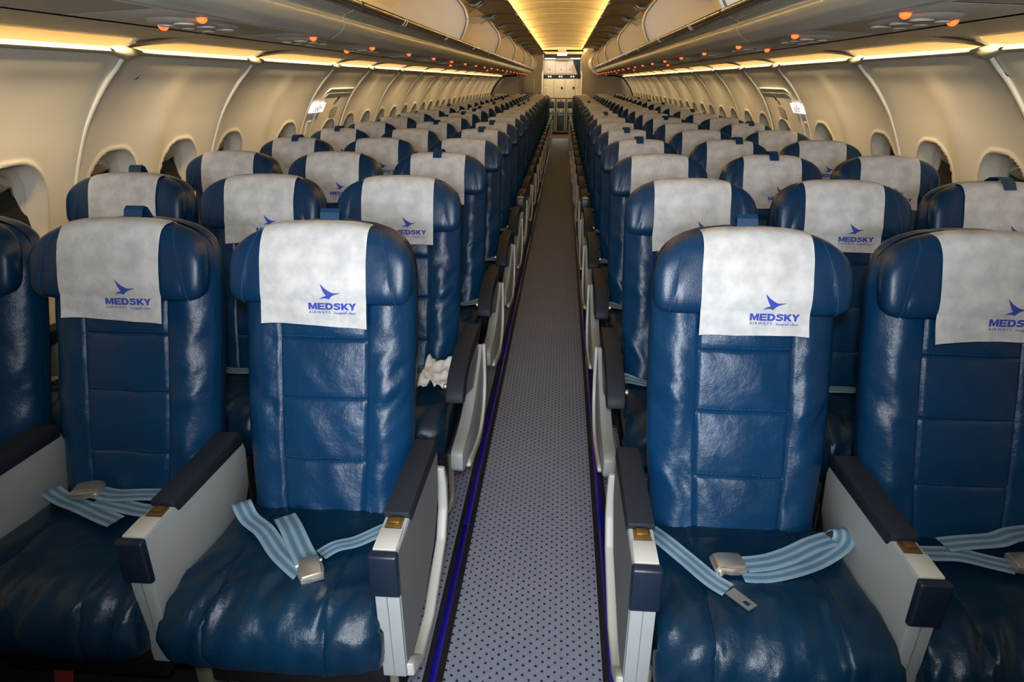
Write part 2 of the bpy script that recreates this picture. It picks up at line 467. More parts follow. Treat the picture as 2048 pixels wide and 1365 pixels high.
# --- printed logo: bird, name, two small lines
BIRD = [(555, 240), (600, 285), (660, 340), (740, 395), (800, 425), (850, 438), (905, 437), (960, 430), (1000, 428), (960, 445), (900, 462), (850, 480), (800, 508), (765, 540), (742, 575), (700, 560), (650, 548), (600, 556), (530, 574), (570, 545), (620, 515), (660, 505), (680, 492), (645, 440), (615, 385), (590, 320)]
def text_mesh(body, size, bold, sx=1.0, space=1.0):
    c = bpy.data.curves.new('txt', 'FONT'); c.body = body; c.size = size; c.offset = bold; c.space_character = space; c.resolution_u = 3
    o = bpy.data.objects.new('txt', c); COL.objects.link(o)
    dg = bpy.context.evaluated_depsgraph_get(); dg.update(); me = bpy.data.meshes.new_from_object(o.evaluated_get(dg))
    V = [tuple(v.co) for v in me.vertices]; F = [tuple(p.vertices) for p in me.polygons]
    bpy.data.objects.remove(o); bpy.data.curves.remove(c); bpy.data.meshes.remove(me)
    return V, F
def fit(VF, x0, x1, z0, z1):
    V, F = VF
    if not V: return V, F
    a, b_ = min(v[0] for v in V), max(v[0] for v in V); c, d = min(v[1] for v in V), max(v[1] for v in V)
    return [(x0+(v[0]-a)/(b_-a)*(x1-x0), z0+(v[1]-c)/(d-c)*(z1-z0)) for v in V], F
def block_word():
    V = []; F = []; x = 0
    def strip(o, i):
        k = len(V); n = len(o); V.extend([(x+a, b_) for a, b_ in o]+[(x+a, b_) for a, b_ in i]); F.extend([(k+q, k+q+1, k+n+q+1, k+n+q) for q in range(n-1)])
    def poly(p): k = len(V); V.extend([(x+a, b_) for a, b_ in p]); F.append(tuple(range(k, k+len(p))))
    poly([(0, 0), (0, 1), (.36, 1), (.62, .45), (.88, 1), (1.24, 1), (1.24, 0), (.94, 0), (.94, .62), (.72, .05), (.52, .05), (.30, .62), (.30, 0)]); x = 1.34
    poly([(0, 0), (0, 1), (1, 1), (1, .78), (.32, .78), (.32, .61), (.93, .61), (.93, .40), (.32, .40), (.32, .22), (1, .22), (1, 0)]); x += 1.09
    n = 12; A = [PI/2-PI*k/n for k in range(n+1)]
    strip([(0, 1)]+[(.55+.55*math.cos(a), .5+.5*math.sin(a)) for a in A]+[(0, 0), (0, 1)], [(.32, .77)]+[(.52+.25*math.cos(a), .5+.27*math.sin(a)) for a in A]+[(.32, .23), (.32, .77)]); x += 1.18
    P = catmull([(.97, .74), (.85, .86), (.52, .89), (.20, .82), (.19, .64), (.50, .54), (.82, .44), (.85, .24), (.52, .11), (.18, .14), (.05, .28)], 3); o = []; i_ = []
    for k, p in enumerate(P):
        a, c = P[max(k-1, 0)], P[min(k+1, len(P)-1)]; tx, ty = c[0]-a[0], c[1]-a[1]; l = math.hypot(tx, ty); o.append((p[0]-ty/l*.115, p[1]+tx/l*.115)); i_.append((p[0]+ty/l*.115, p[1]-tx/l*.115))
    strip(o, i_); x += 1.11
    poly([(0, 0), (0, 1), (.32, 1), (.32, .62), (.68, 1), (1.08, 1), (.62, .55), (1.12, 0), (.72, 0), (.40, .36), (.32, .28), (.32, 0)]); x += 1.06
    poly([(.38, 0), (.38, .4), (0, 1), (.37, 1), (.54, .66), (.71, 1), (1.08, 1), (.70, .4), (.70, 0)])
    return V, F
def make_logo(bottom=.917):
    b = B()
    def put(V, F):
        out = []
        for x, z_ in V:
            zz = bottom+z_
            c = cover_curve(x, bottom)
            y = None
            for (ya, za), (yb, zb) in zip(c[:24], c[1:25]):
                if za <= zz <= zb: y = ya+(yb-ya)*(zz-za)/(zb-za+1e-9); break
            if y is None: y = c[0][0]
            out.append((x, y-.0062, zz))
        b.add(out, F)
    X0 = -.012
    s = .0001115
    bx = [(X0+(x-280)*s, (905-y)*s*.98+.027) for x, y in BIRD]
    # triangulate bird in a small bmesh
    bm = bmesh.new(); vs = [bm.verts.new((x, z_, 0)) for x, z_ in bx]; f = bm.faces.new(vs)
    bmesh.ops.triangulate(bm, faces=[f]); bm.verts.index_update()
    put([(v.co.x, v.co.y) for v in bm.verts], [tuple(v.index for v in f.verts) for f in bm.faces]); bm.free()
    put(*fit(block_word(), X0, X0+.115, .0375, .0535))
    put(*fit(text_mesh('AIRWAYS', 1, 0, space=1.25), X0, X0+.052, .0285, .0345))
    ar = '\ufec2\ufeb3\ufeee\ufe98\ufee4\ufedf\ufe8d \ufe80\ufe8e\ufee4\ufeb3'
    put(*fit(text_mesh(ar, 1, .012), X0+.060, X0+.113, .0262, .0350))
    return b.mesh('printed_logo', 'print')
# --- loop strap on top of the seat
def make_strap(kind):
    V = []; F = []
    if kind == 0:   # upright folded loop
        pr = [(.100, 1.112), (.092, 1.138), (.080, 1.158), (.066, 1.164), (.054, 1.157), (.047, 1.140), (.044, 1.122)]
    else:           # lies forward over the cover
        pr = [(.098, 1.118), (.075, 1.138), (.050, 1.152), (.018, 1.157), (-.008, 1.153), (-.026, 1.141), (-.040, 1.124)]
    b = B(); w0 = .024; t = .0022
    for k in range(len(pr)-1):
        (ya, za), (yb, zb) = pr[k], pr[k+1]
        wa, wb = w0-(.004*k/6 if kind else 0), w0-(.004*(k+1)/6 if kind else 0)
        nx, nz_ = -(zb-za), (yb-ya); l = math.hypot(nx, nz_); nx /= l; nz_ /= l
        v = []
        for (y, z_, w_) in ((ya, za, wa), (yb, zb, wb)):
            for q in (0, t): v += [(-w_, y-nx*q*-1, z_+nz_*q*-1), (w_, y-nx*q*-1, z_+nz_*q*-1)]
        b.add(v, [(0, 1, 5, 4), (2, 3, 7, 6), (0, 2, 6, 4), (1, 3, 7, 5), (0, 1, 3, 2), (4, 5, 7, 6)])
    return b.mesh('head_strap', 'strap', smooth=True)
# --- seat cushion
def cush_path():
    top = [(-.075, .440), (-.12, .448), (-.17, .455), (-.23, .460), (-.30, .465), (-.37, .470), (-.43, .474), (-.48, .474), (-.515, .466), (-.543, .449), (-.562, .425), (-.572, .397), (-.572, .368), (-.563, .340), (-.548, .318), (-.525, .305)]
    return catmull(top, 4)
def make_cushion(seed, split):
    P = cush_path(); n = len(P); V = []
    fr = [-1, -.995, -.98, -.95, -.91, -.86, -.8, -.74, -.68, -.62, -.575, -.55, -.535, -.52, -.505, -.48, -.44, -.38, -.31, -.24, -.17, -.10, -.05]
    fr = fr+[0]+[-a for a in reversed(fr)]
    L = [0]
    for a, c in zip(P, P[1:]): L.append(L[-1]+math.hypot(c[0]-a[0], c[1]-a[1]))
    tot = L[-1]
    cross = [.24, .41]   # arc positions of cross seams (fractions)
    grid = []
    for i, (y, z_) in enumerate(P):
        a = P[max(i-1, 0)]; c = P[min(i+1, n-1)]; ty, tz = c[0]-a[0], c[1]-a[1]; l = math.hypot(ty, tz); ny, nz_ = tz/l, -ty/l
        if nz_ < 0 and i < 20: ny, nz_ = -ny, -nz_
        s = L[i]/tot
        W = .227 if y < -.20 else interp([(-.20, .227), (-.16, .222), (-.12, .19), (-.075, .165)], y)
        if i > n*.62: W = .227+.006*math.sin(PI*(s-.6)/.4)
        row = []
        for f in fr:
            x = f*W
            e = .040*(1-max(0, 1-abs(f)**4)**(1/4))
            d = -e
            # crown
            d += .010*(1-f*f)*math.sin(PI*min(1, s*1.15))
            sd = (abs(f)-.53)*W
            d -= .0035*math.exp(-(sd/.0035)**2)
            if abs(f) < .53:
                for cs in cross: d -= .0018*math.exp(-((s-cs)*tot/.004)**2)
            front = max(0, min(1, (s-.42)/.14))*max(0, min(1, (1.02-s)/.2))
            fold = NZ(x*30+seed*9+s*2.5*math.sin(seed), s*4.5, seed*2.2)
            fold2 = 1-2.2*abs(NZ(x*22+seed*4+s*5, s*5.5+seed, seed))
            d += front*(.0115*fold+.0085*fold2)
            d += (1-front)*.0030*NZ(x*12+seed, y*14+x*8, seed*3)
            row.append((x, y+ny*d, z_+nz_*d))
        grid.append(row)
    groups = {}
    for i in range(n-1):
        s = (L[i]+L[i+1])/2/tot
        for j in range(len(fr)-1):
            a = (fr[j]+fr[j+1])/2
            k = 'all' if not split else ('side_l' if a < -.53 else 'side_r' if a > .53 else 'mid%d' % sum(s > c for c in cross))
            groups.setdefault(k, []).append((i, j))
    out = []
    for k, cells in groups.items():
        idx = {}; V = []; F = []
        def vid(i, j):
            if (i, j) not in idx: idx[(i, j)] = len(V); V.append(grid[i][j])
            return idx[(i, j)]
        for i, j in cells: F.append((vid(i, j), vid(i, j+1), vid(i+1, j+1), vid(i+1, j)))
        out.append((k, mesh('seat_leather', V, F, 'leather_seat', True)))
    V = []; F = []
    for col in (0, -1):
        k0 = len(V); pts = [g[col] for g in grid]
        V += pts+[(pts[0][0], -.075, .305)]
        F.append(tuple(range(k0, len(V))))
    m2 = n+1
    F.append((0, n, m2+n, m2)); F.append((n-1, n, m2+n, m2+n-1))
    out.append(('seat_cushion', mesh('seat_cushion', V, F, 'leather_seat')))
    return out

# ------------------------------------------------------------------ structure: floor
FRONT, REAR = -1.2, 18.45
def floor_():
    o = B().box(-1.9, 1.9, FRONT, REAR, -.03, 0).obj('floor', 'carpet')
    tag(o, 'grey blue carpet with small navy dots between the seat rows', 'floor', kind='structure')
    o = B().box(-1.9, 1.9, REAR, 21.6, -.03, .001).obj('trim_1', 'galley_floor')
    tag(o, 'brown galley floor beyond the last row of seats', 'floor', kind='structure')
    for sx in (-1, 1):
        t = thing('aisle_edge_strip', 'blue strip with black edging along the %s edge of the aisle carpet' % ('left' if sx < 0 else 'right'), 'floor strip')
        for a, b_, nm, m_, h in ((.209, .226, 'black_edging', 'edge', .0035), (.226, .246, 'blue_insert', 'blue_strip', .005), (.246, .262, 'black_edging', 'edge', .0035)):
            y = FRONT
            if nm == 'blue_insert':
                while y < REAR-.1:
                    B().box(sx*a, sx*b_, y, min(y+1.53, REAR), .0005, h).obj(nm, m_, t, bevel=.0012); y += 1.535
            else: B().box(sx*a, sx*b_, FRONT, REAR, .0005, h).obj(nm, m_, t)
floor_()
for sx, side in ((-1, 'left'), (1, 'right')):  # added dark sheets: footwell shade put into the floor colour
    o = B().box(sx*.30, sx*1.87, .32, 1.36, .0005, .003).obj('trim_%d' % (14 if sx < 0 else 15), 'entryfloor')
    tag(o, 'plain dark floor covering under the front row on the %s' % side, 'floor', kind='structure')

# ------------------------------------------------------------------ structure: side walls
PROF = [(1.586, 1.548), (1.628, 1.502), (1.682, 1.450), (1.75, 1.368), (1.81, 1.28), (1.865, 1.17), (1.905, 1.07), (1.942, .95), (1.962, .82), (1.962, .65), (1.935, .45), (1.90, .25), (1.87, 0.0)]
PR = []
for p in catmull(PROF, 12):
    PR.append(p)
# resample: fine around windows
def resample(P):
    out = [P[0]]; acc = 0
    for a, b_ in zip(P, P[1:]):
        acc += math.hypot(b_[0]-a[0], b_[1]-a[1])
        step = .010 if .74 < b_[1] < 1.22 else .03
        if acc >= step: out.append(b_); acc = 0
    if out[-1] != P[-1]: out.append(P[-1])
    return out
PC = catmull(PROF, 40); PR = resample(PC)
def prof_norm(i, P=PR):
    a = P[max(i-1, 0)]; c = P[min(i+1, len(P)-1)]; tx, tz = c[0]-a[0], c[1]-a[1]; l = math.hypot(tx, tz)
    return (-tz/l, tx/l)      # pointing outboard (+x)
WZ = .965; WA, WB = .172, .215; QI = .74; RD = .06
def wall_x(z):
    for a, b_ in zip(PC, PC[1:]):
        if b_[1] <= z <= a[1]: return a[0]+(b_[0]-a[0])*(a[1]-z)/(a[1]-b_[1]+1e-9)
    return 1.95
def wq(dy, z, zc): return ((abs(dy)/WA)**2.5+(abs(z-zc)/WB)**2.5)**(1/2.5)
panel_cache = {}
def wall_panel_mesh(length, wins, zc, sx):
    key = (round(length, 3), tuple(round(a, 3) for a in wins), zc, sx)
    if key in panel_cache: return panel_cache[key]
    ys = []; y = .006
    while y < length-.006:
        ys.append(y); near = any(abs(y-w_) < .20 for w_ in wins); y += .010 if near else .03
    ys.append(length-.006)
    V = []; F = []; keep = {}
    zmid = [w_ for w_ in wins]
    for i, (px, pz) in enumerate(PR):
        nx, nz_ = prof_norm(i)
        for j, y in enumerate(ys):
            d = 0; q = 9
            for w_ in wins: q = min(q, wq(y-w_, pz, zc))
            if q < 1: d += RD*(1-(max(0, q-QI)/(1-QI))**2.6) if q > QI else RD
            d -= .009*math.exp(-((q-1.025)/.032)**2)
            # shallow scoops of the panel between its ridges
            tp = min(1, max(0, (1.5-pz)/.25)) if len(wins) > 1 else 0
            md = sum(wins)/len(wins) if len(wins) > 1 else length*.75
            d -= tp*(.022*math.exp(-((y-md)/.085)**2)+.012*math.exp(-(y/.10)**2)+.012*math.exp(-((y-length)/.10)**2))
            # joint: tiny roll
            V.append((sx*(px+nx*d), y, pz+nz_*d)); keep[(i, j)] = q
    n = len(ys)
    for i in range(len(PR)-1):
        for j in range(n-1):
            if max(keep[(i, j)], keep[(i+1, j)], keep[(i, j+1)], keep[(i+1, j+1)]) < QI+.02: continue
            a = i*n+j; F.append((a, a+1, a+n+1, a+n))
    me = mesh('wall_panel', V, F, 'wall', True); panel_cache[key] = me
    return me
def window_parts(parent, sx, yc, zc, door=False):
    # bezel ring, shade, handle, glass
    def at(dy, z, off):
        a, b_ = wall_x(z+.01), wall_x(z-.01); l = math.hypot(.02, b_-a)
        return (sx*(wall_x(z)+off*.02/l), yc+dy, z+off*(b_-a)/l)
    n = 40; ring = []
    def el(q, k):
        a = 2*PI*k/n; c, s = math.cos(a), math.sin(a)
        r = q/((abs(c))**2.5+(abs(s))**2.5)**(1/2.5)
        return r*WA*c, zc+r*WB*s
    V = []; F = []
    for q, off in ((QI+.085, RD-.008), (QI+.01, RD-.002), (QI-.03, RD+.004), (QI-.05, RD+.014), (QI-.05, RD+.03)):
        for k in range(n): dy, z_ = el(q, k); V.append(at(dy, z_, off))
    for r in range(4):
        for k in range(n): F.append((r*n+k, r*n+(k+1) % n, (r+1)*n+(k+1) % n, (r+1)*n+k))
    part('window_frame', V, F, 'shade', parent, True)
    # glass
    V = []
    for k in range(n): dy, z_ = el(QI-.04, k); V.append(at(dy, z_, RD+.026))
    part('window_pane', V, [tuple(range(n))], 'glass', parent)
    # inner reveal strips either side of the glass
    # shade: upper part, lower edge curved
    V = []; F = []; m_ = 13; zb0 = zc+.112
    for i in range(m_):
        u = -1+2*i/(m_-1); dy = u*WA*(QI-.045)
        zt = zc+WB*(QI-.045)*max(0, 1-abs(u)**2.5)**(1/2.5)
        zb = min(zt, zb0-.028*(1-u*u))
        for z_, of in ((zt, RD+.018), ((zt+zb)/2, RD+.0165), (zb, RD+.014), (zb, RD+.022)): V.append(at(dy, z_, of))
    for i in range(m_-1):
        for k in range(3): F.append((i*4+k, i*4+k+1, (i+1)*4+k+1, (i+1)*4+k))
    sh = part('window_shade', V, F, 'shade', parent, True)
    V = []; F = []; m_ = 20
    for k in range(m_):
        a = 2*PI*k/m_; dy = .045*math.cos(a); z_ = zb0+.004+.012*math.sin(a)
        V.append(at(dy, z_, RD+.012)); V.append(at(dy*.93, z_, RD-.002))
    for k in range(m_): F.append((2*k, 2*((k+1) % m_), 2*((k+1) % m_)+1, 2*k+1))
    F.append(tuple(2*k+1 for k in range(m_)))
    part('shade_handle', V, F, 'ledge', sh, False)
LJ = [.34, 1.43, 2.527, 3.612, 4.92, 5.84]
while LJ[-1] < REAR-1.2: LJ.append(LJ[-1]+1.103)
RJ = [.42, 1.53, 2.651, 3.776, 5.142, 6.096]
while RJ[-1] < REAR-1.2: RJ.append(RJ[-1]+1.118)
for sx, side in ((-1, 'left'), (1, 'right')):  # out-of-view partitions, added to keep the entry light off the side seats
    V = [(sx*x, z_) for x, z_ in ((.46, 0), (.46, 1.28), (.52, 1.34), (1.60, 1.34), (1.80, 1.28), (1.90, 1.05), (1.95, .8), (1.92, .4), (1.86, 0))]
    o = B().prism(V, .26, .30, 'y').obj('wall_front_%s' % side, 'bulk'); tag(o, 'partition in front of the first seat row on the %s' % side, 'partition', kind='structure')
def sidewall(sx, J, side):
    wl = thing('wall_'+side, 'curved cream sidewall with ribbed joints on the %s of the cabin' % side, 'wall', kind='structure')
    nwin = 0
    wins_all = []
    J = J+[REAR]
    for i, (a, b_) in enumerate(zip(J, J[1:])):
        Ln = b_-a; door = (i == 4)
        if Ln < .6: wins = [Ln*.5]
        elif i == 3: wins = [.22, Ln-.24]
        elif door: wins = [.64]
        else: wins = [Ln*.22, Ln*.71] if i > 4 else [Ln*.22+.005, Ln*.71]
        if i == 4: zc = WZ-.02
        else: zc = WZ
        me = wall_panel_mesh(Ln, wins, zc, sx)
        link('exit_door_panel' if door else 'wall_panel', me, wl, (0, a, 0))
        for w_ in wins: wins_all.append((a+w_, zc))
    # joint strips
    for a in J[1:-1]:
        b2 = B(); pts = []
        strong = a < 7.5
        r = .0085 if a < 4 else (.0075 if strong else .005)
        for k in range(0, len(PC), 8):
            pts.append((sx*(PC[k][0]-.011), a, PC[k][1]))
        b2.tube(pts, r, 8)
        b2.obj('joint_strip', 'joint', wl, smooth=True)
    o = B().box(sx*1.99, sx*2.03, FRONT, REAR, 0, 1.7).obj('outer_skin', 'dark', wl)
    # windows
    for y, zc in wins_all:
        t = thing('window_%d' % WC[0], 'oval cabin window with half-lowered shade, %s side of the cabin' % side, 'window', kind='structure'); WC[0] += 1
        # label made unique below
        WL.append((t, side, y))
        window_parts(t, sx, y, zc)
    # ledge (bright lip) and cove lining
    lp = [(1.572, 1.552), (1.567, 1.558), (1.569, 1.566), (1.574, 1.572), (1.590, 1.568), (1.60, 1.556), (1.592, 1.548)]
    o = B().prism([(sx*x, z_) for x, z_ in lp], FRONT, REAR, 'y').obj('trim_%d' % (2 if sx < 0 else 3), 'ledge', smooth=True)
    tag(o, 'pale lip running along the top of the %s sidewall' % side, 'trim', kind='structure')
    cv = catmull([(1.592, 1.560), (1.600, 1.60), (1.590, 1.66), (1.55, 1.72), (1.48, 1.77), (1.38, 1.80)], 5)
    V = [(sx*x, y, z_) for y in (FRONT, REAR) for x, z_ in cv]; n = len(cv)
    o = part('cove_lining', V, [(k, k+1, n+k+1, n+k) for k in range(n-1)], 'cove', None, True)
    tag(o, 'glowing amber cove lining above the %s sidewall' % side, 'cove', kind='structure'); o.name = 'trim_%d' % (4 if sx < 0 else 5)
    # knots on the ledge at each joint
    for q, a in enumerate(J[1:-1]):
        V = []; F = []; m_ = 13
        for k in range(m_):
            u = -1+2*k/(m_-1); h = (1-abs(u)**1.5)
            x0, z0 = 1.553-.004*h, 1.552-.012*h; x1, z1 = 1.585, 1.574+.010*h
            V += [(sx*(x0+.022), a+u*.085, z0-.012*h), (sx*(x0-.010*h), a+u*.085, z0+.004), (sx*(x0-.006*h), a+u*.085, (z0+z1)/2+.006*h), (sx*x1, a+u*.085, z1), (sx*1.60, a+u*.085, 1.553)]
        for k in range(m_-1):
            for r in range(5): F.append((k*5+r, k*5+(r+1) % 5, (k+1)*5+(r+1) % 5, (k+1)*5+r))
        part('ledge_knot', V, F, 'ledge', wl, True)
    # outboard ceiling panels between the service units and the cove; fillets reach out to each knot
    for a, b_ in zip(J, J[1:]):
        ys = [a+.003+(b_-a-.006)*k/60 for k in range(61)]
        xs = [1.122, 1.20, 1.30, 1.40, 1.46, 1.50]; V = []; F = []
        for y in ys:
            f = max(max(0, 1-(y-a)/.40)**2.2, max(0, 1-(b_-y)/.05)**1.5)
            e = 1.495+.075*f
            for k, x in enumerate(xs):
                x2 = 1.122+(x-1.122)*(e-1.122)/(1.50-1.122)
                z_ = 1.600+.006*math.sin(PI*(x2-1.122)/.4)-.030*max(0, (x2-1.49)/.08)**1.2
                V.append((sx*x2, y, z_))
            V.append((sx*(e-.004), y, V[-1][2]+.014)); V.append((sx*1.20, y, 1.625))
        n = 8
        for i in range(60):
            for k in range(n-1): F.append((i*n+k, i*n+k+1, (i+1)*n+k+1, (i+1)*n+k))
        part('outboard_panel', V, F, 'psu', wl, True)
    return wl
WC = [1]; WL = []
ORD = ['first', 'second', 'third', 'fourth', 'fifth', 'sixth', 'seventh', 'eighth', 'ninth', 'tenth', 'eleventh', 'twelfth', 'thirteenth', 'fourteenth', 'fifteenth', 'sixteenth', 'seventeenth', 'eighteenth', 'nineteenth', 'twentieth', 'twenty-first', 'twenty-second', 'twenty-third', 'twenty-fourth', 'twenty-fifth', 'twenty-sixth', 'twenty-seventh', 'twenty-eighth', 'twenty-ninth', 'thirtieth', 'thirty-first', 'thirty-second', 'thirty-third', 'thirty-fourth', 'thirty-fifth', 'thirty-sixth', 'thirty-seventh']
wall_l = sidewall(-1, LJ, 'left'); wall_r = sidewall(1, RJ, 'right')
for side in ('left', 'right'):
    k = 0
    for t, s_, y in sorted([w_ for w_ in WL if w_[1] == side], key=lambda q: q[2]):
        if y < 1.9: t['label'] = 'oval window of the %s wall beside the front row, %s of two' % (side, 'first' if y < 1.5 else 'second'); continue
        k += 1; t['label'] = '%s oval window down the %s wall, shade half lowered' % (ORD[k-1], side)

# exit doors on the overwing panel: raised outline, peep hole, bracket, exit sign
def ellipse_on_wall(sx, yc, zc, a, b_, off, n=20):
    return [(sx*(wall_x(zc+b_*math.sin(2*PI*k/n))+off), yc+a*math.cos(2*PI*k/n), zc+b_*math.sin(2*PI*k/n)) for k in range(n)]
for sx, side, y0, y1 in ((-1, 'left', 5.14, 5.80), (1, 'right', 5.29, 6.06)):
    wl = wall_l if sx < 0 else wall_r
    for off, r, inset in ((-.006, .0055, 0), (-.004, .004, .032)):
        pts = []
        for z_ in [.25+.05*k for k in range(21)]: pts.append((y0+inset, z_))
        rr = .10
        for k in range(9):
            a = PI/2*k/8; pts.append((y0+inset+rr*(1-math.cos(a)), 1.30+(rr-inset)*math.sin(a)))
        pts.append((y1, 1.40-inset))
        B().tube([(sx*(wall_x(z_)+off), y, z_) for y, z_ in pts], r, 6).obj('door_outline', 'joint', wl, smooth=True)
    V = ellipse_on_wall(sx, (y0+y1)/2+.06, 1.327, .022, .022, -.011)
    part('viewing_hole', V, [tuple(range(20))], 'dark', wl)
    V = ellipse_on_wall(sx, (y0+y1)/2+.06, 1.327, .028, .028, -.009)
    part('viewing_hole_rim', V, [tuple(range(20))], 'joint', wl)
    # small faint placard on the door
    V = [(sx*(wall_x(z_)-.006), y, z_) for y, z_ in ((y0+.36, 1.18), (y0+.50, 1.18), (y0+.50, 1.26), (y0+.36, 1.26))]
    o = part('door_placard', V, [(0, 1, 2, 3)], 'ledge', wl)
    sy = 4.99 if sx < 0 else 5.13
    t = thing('exit_sign', 'lit white exit sign beside the overwing door on the %s wall' % side, 'sign')
    V = []; F = []
    pts = [(sy, 1.232), (sy+.255, 1.232), (sy+.255, 1.300), (sy, 1.300)]
    for off in (-.022, .012): V += [(sx*(wall_x(z_)+off), y, z_) for y, z_ in pts]
    part('lit_panel', V, [(0, 1, 2, 3), (4, 5, 6, 7), (0, 1, 5, 4), (1, 2, 6, 5), (2, 3, 7, 6), (3, 0, 4, 7)], 'exit', t)
    V2, F2 = fit(text_mesh('EXIT', 1, .01), .06, .195, .008, .040)
    def onw(u, v): 
        y = sy+(u if sx < 0 else .255-u); z_ = 1.232+v
        xx = wall_x(1.232)+(wall_x(1.300)-wall_x(1.232))*v/.068
        return (sx*(xx-.0235), y, z_)
    part('lettering', [onw(*p) for p in V2], F2, 'red', t)
    V = []
    for off in (-.0235,):
        for u, v in ((.12, .045), (.15, .045), (.15, .052), (.12, .052)): V.append(onw(u, v))
    part('pictogram', V, [(0, 1, 2, 3)], 'red', t)
    by = sy-.02
    b2 = B().tube([(sx*(wall_x(z_)-.006), by+.06 + (0 if z_ < 1.17 else .04), z_) for z_ in (1.06, 1.09, 1.12, 1.15, 1.168)]+[(sx*(wall_x(1.17)-.006), by+.125, 1.172)], .006, 6)
    tag(b2.obj('wall_bracket', 'joint', None, smooth=True), 'small white bracket under the exit sign on the %s wall' % side, 'bracket')
# little dark marks on the walls
for sx, yy, zz in ((-1, 2.68, 1.46), (1, 2.61, 1.47)):
    V = [(sx*(wall_x(zz+b_)-.014), yy+a*(1), zz+b_) for a, b_ in ((0, 0), (.022, .004), (.020, .020), (.012, .008))]
    o = part('wall_mark', V, [(0, 1, 2, 3)], 'dark', None)
    tag(o, 'tiny dark mark on the %s sidewall panel' % ('left' if sx < 0 else 'right'), 'mark')

# ------------------------------------------------------------------ service channel (row panels, lamps)
for sx, side in ((-1, 'left'), (1, 'right')):
    V = [(sx*x, y, z_) for y in (FRONT, REAR) for x, z_ in ((.955, 1.628), (.70, 1.645), (.70, 1.70), (1.2, 1.70), (1.118, 1.640), (1.112, 1.618))]
    b2 = B(); prof = [(.862, 1.611), (.862, 1.665), (1.30, 1.665), (1.30, 1.64), (1.135, 1.64), (1.135, 1.612), (1.120, 1.604), (1.108, 1.612), (1.108, 1.64)]
    b2.prism([(sx*x, z_) for x, z_ in prof], FRONT, REAR, 'y')
    o = b2.obj('trim_%d' % (6 if sx < 0 else 7), 'psu'); tag(o, 'grey underside of the %s overhead bins' % side, 'trim', kind='structure')
for sx, side in ((-1, 'left'), (1, 'right')):
    o = B().prism([(sx*x, z_) for x, z_ in ((.865, 1.611), (.865, 1.635), (1.104, 1.635), (1.104, 1.601))], FRONT, 1.574, 'y').obj('trim_%d' % (12 if sx < 0 else 13), 'psu')
    tag(o, 'blank channel cover ahead of the first service panel on the %s' % side, 'trim', kind='structure')
protos = {}
def service_panel(sx):
    t = thing('service_panel', '', 'service panel')
    prof = [(.865, 1.611), (.865, 1.635), (1.104, 1.635), (1.104, 1.601)]
    B().prism([(sx*x, z_) for x, z_ in prof], .006, .807, 'y').obj('panel_base', 'psu', t, bevel=.003)
    # raised lamp unit
    def zp(x): return 1.611-(x-.865)*.0418
    V = []; F = []; n = 28
    for r, dz in ((1, .0), (.92, -.008), (.6, -.010)):
        for k in range(n):
            a = 2*PI*k/n; x = .965+.062*r*math.copysign(abs(math.cos(a))**.6, math.cos(a)); y = .36+.20*r*math.copysign(abs(math.sin(a))**.7, math.sin(a))
            V.append((sx*x, y, zp(x)+dz-.0005))
    for r in range(2):
        for k in range(n): F.append((r*n+k, r*n+(k+1) % n, (r+1)*n+(k+1) % n, (r+1)*n+k))
    F.append(tuple(range(2*n, 3*n)))
    part('lamp_housing', V, F, 'psu', t, True)
    for k in range(3):
        for nm, x, y, r, m_ in (('reading_light', .940, .25+.11*k, .022, 'dark'), ('air_vent', .995, .26+.11*k, .014, 'dark')):
            b2 = B().disc((sx*x, y, zp(x)-.013), r, .006, 'z', 16)
            o = b2.obj(nm, m_, t, bevel=.0015)
            rb = B(); rb.tube([(sx*(x+1.12*r*math.cos(2*PI*q/16)), y+1.12*r*math.sin(2*PI*q/16), zp(x)-.0115) for q in range(17)], .003, 5, False)
            rb.obj('rim', 'psu', o, smooth=True)
    return t
def lamp(sx, x):
    n = 14; V = []; F = []
    for r, dz in ((1, 0), (.95, -.007), (.6, -.012), (.2, -.014)):
        for k in range(n): V.append((sx*x+.013*r*math.cos(2*PI*k/n), .015*r*math.sin(2*PI*k/n), dz))
    for r in range(3):
        for k in range(n): F.append((r*n+k, r*n+(k+1) % n, (r+1)*n+(k+1) % n, (r+1)*n+k))
    F.append(tuple(range(3*n, 4*n)))
    return mesh('indicator_lamp', V, F, 'orange', True)
PITCH = .813; NROW = 21; ROW0 = 1.50
for sx, side in ((-1, 'left'), (1, 'right')):
    p = service_panel(sx)
    li, lo = lamp(sx, .885), lamp(sx, 1.045)
    for k in range(NROW):
        c = p if k == 0 else copy_tree(p)
        c.location = (0, 1.63+(.02 if sx > 0 else 0)+PITCH*k-.05, 0)
        c['label'] = 'grey panel with reading lights and vents above %s row, %s side' % (ORD[k]+' seat', side); c['group'] = 'service panels over the seats'
        o = link('indicator_lamp', li, None, (0, 1.82+PITCH*k, 1.6105)); tag(o, 'inboard orange lamp under the %s bins over the %s seat row' % (side, ORD[k]), 'lamp', 'orange indicator lamps under the bins')
        if k in (0, 2, 6, 10, 14, 18):
            o = link('indicator_lamp', lo, None, (0, 1.91+.815*k, 1.6005)); tag(o, 'outboard orange lamp near the cove, over the %s seat row, %s side' % (ORD[k], side), 'lamp', 'outboard orange lamps')

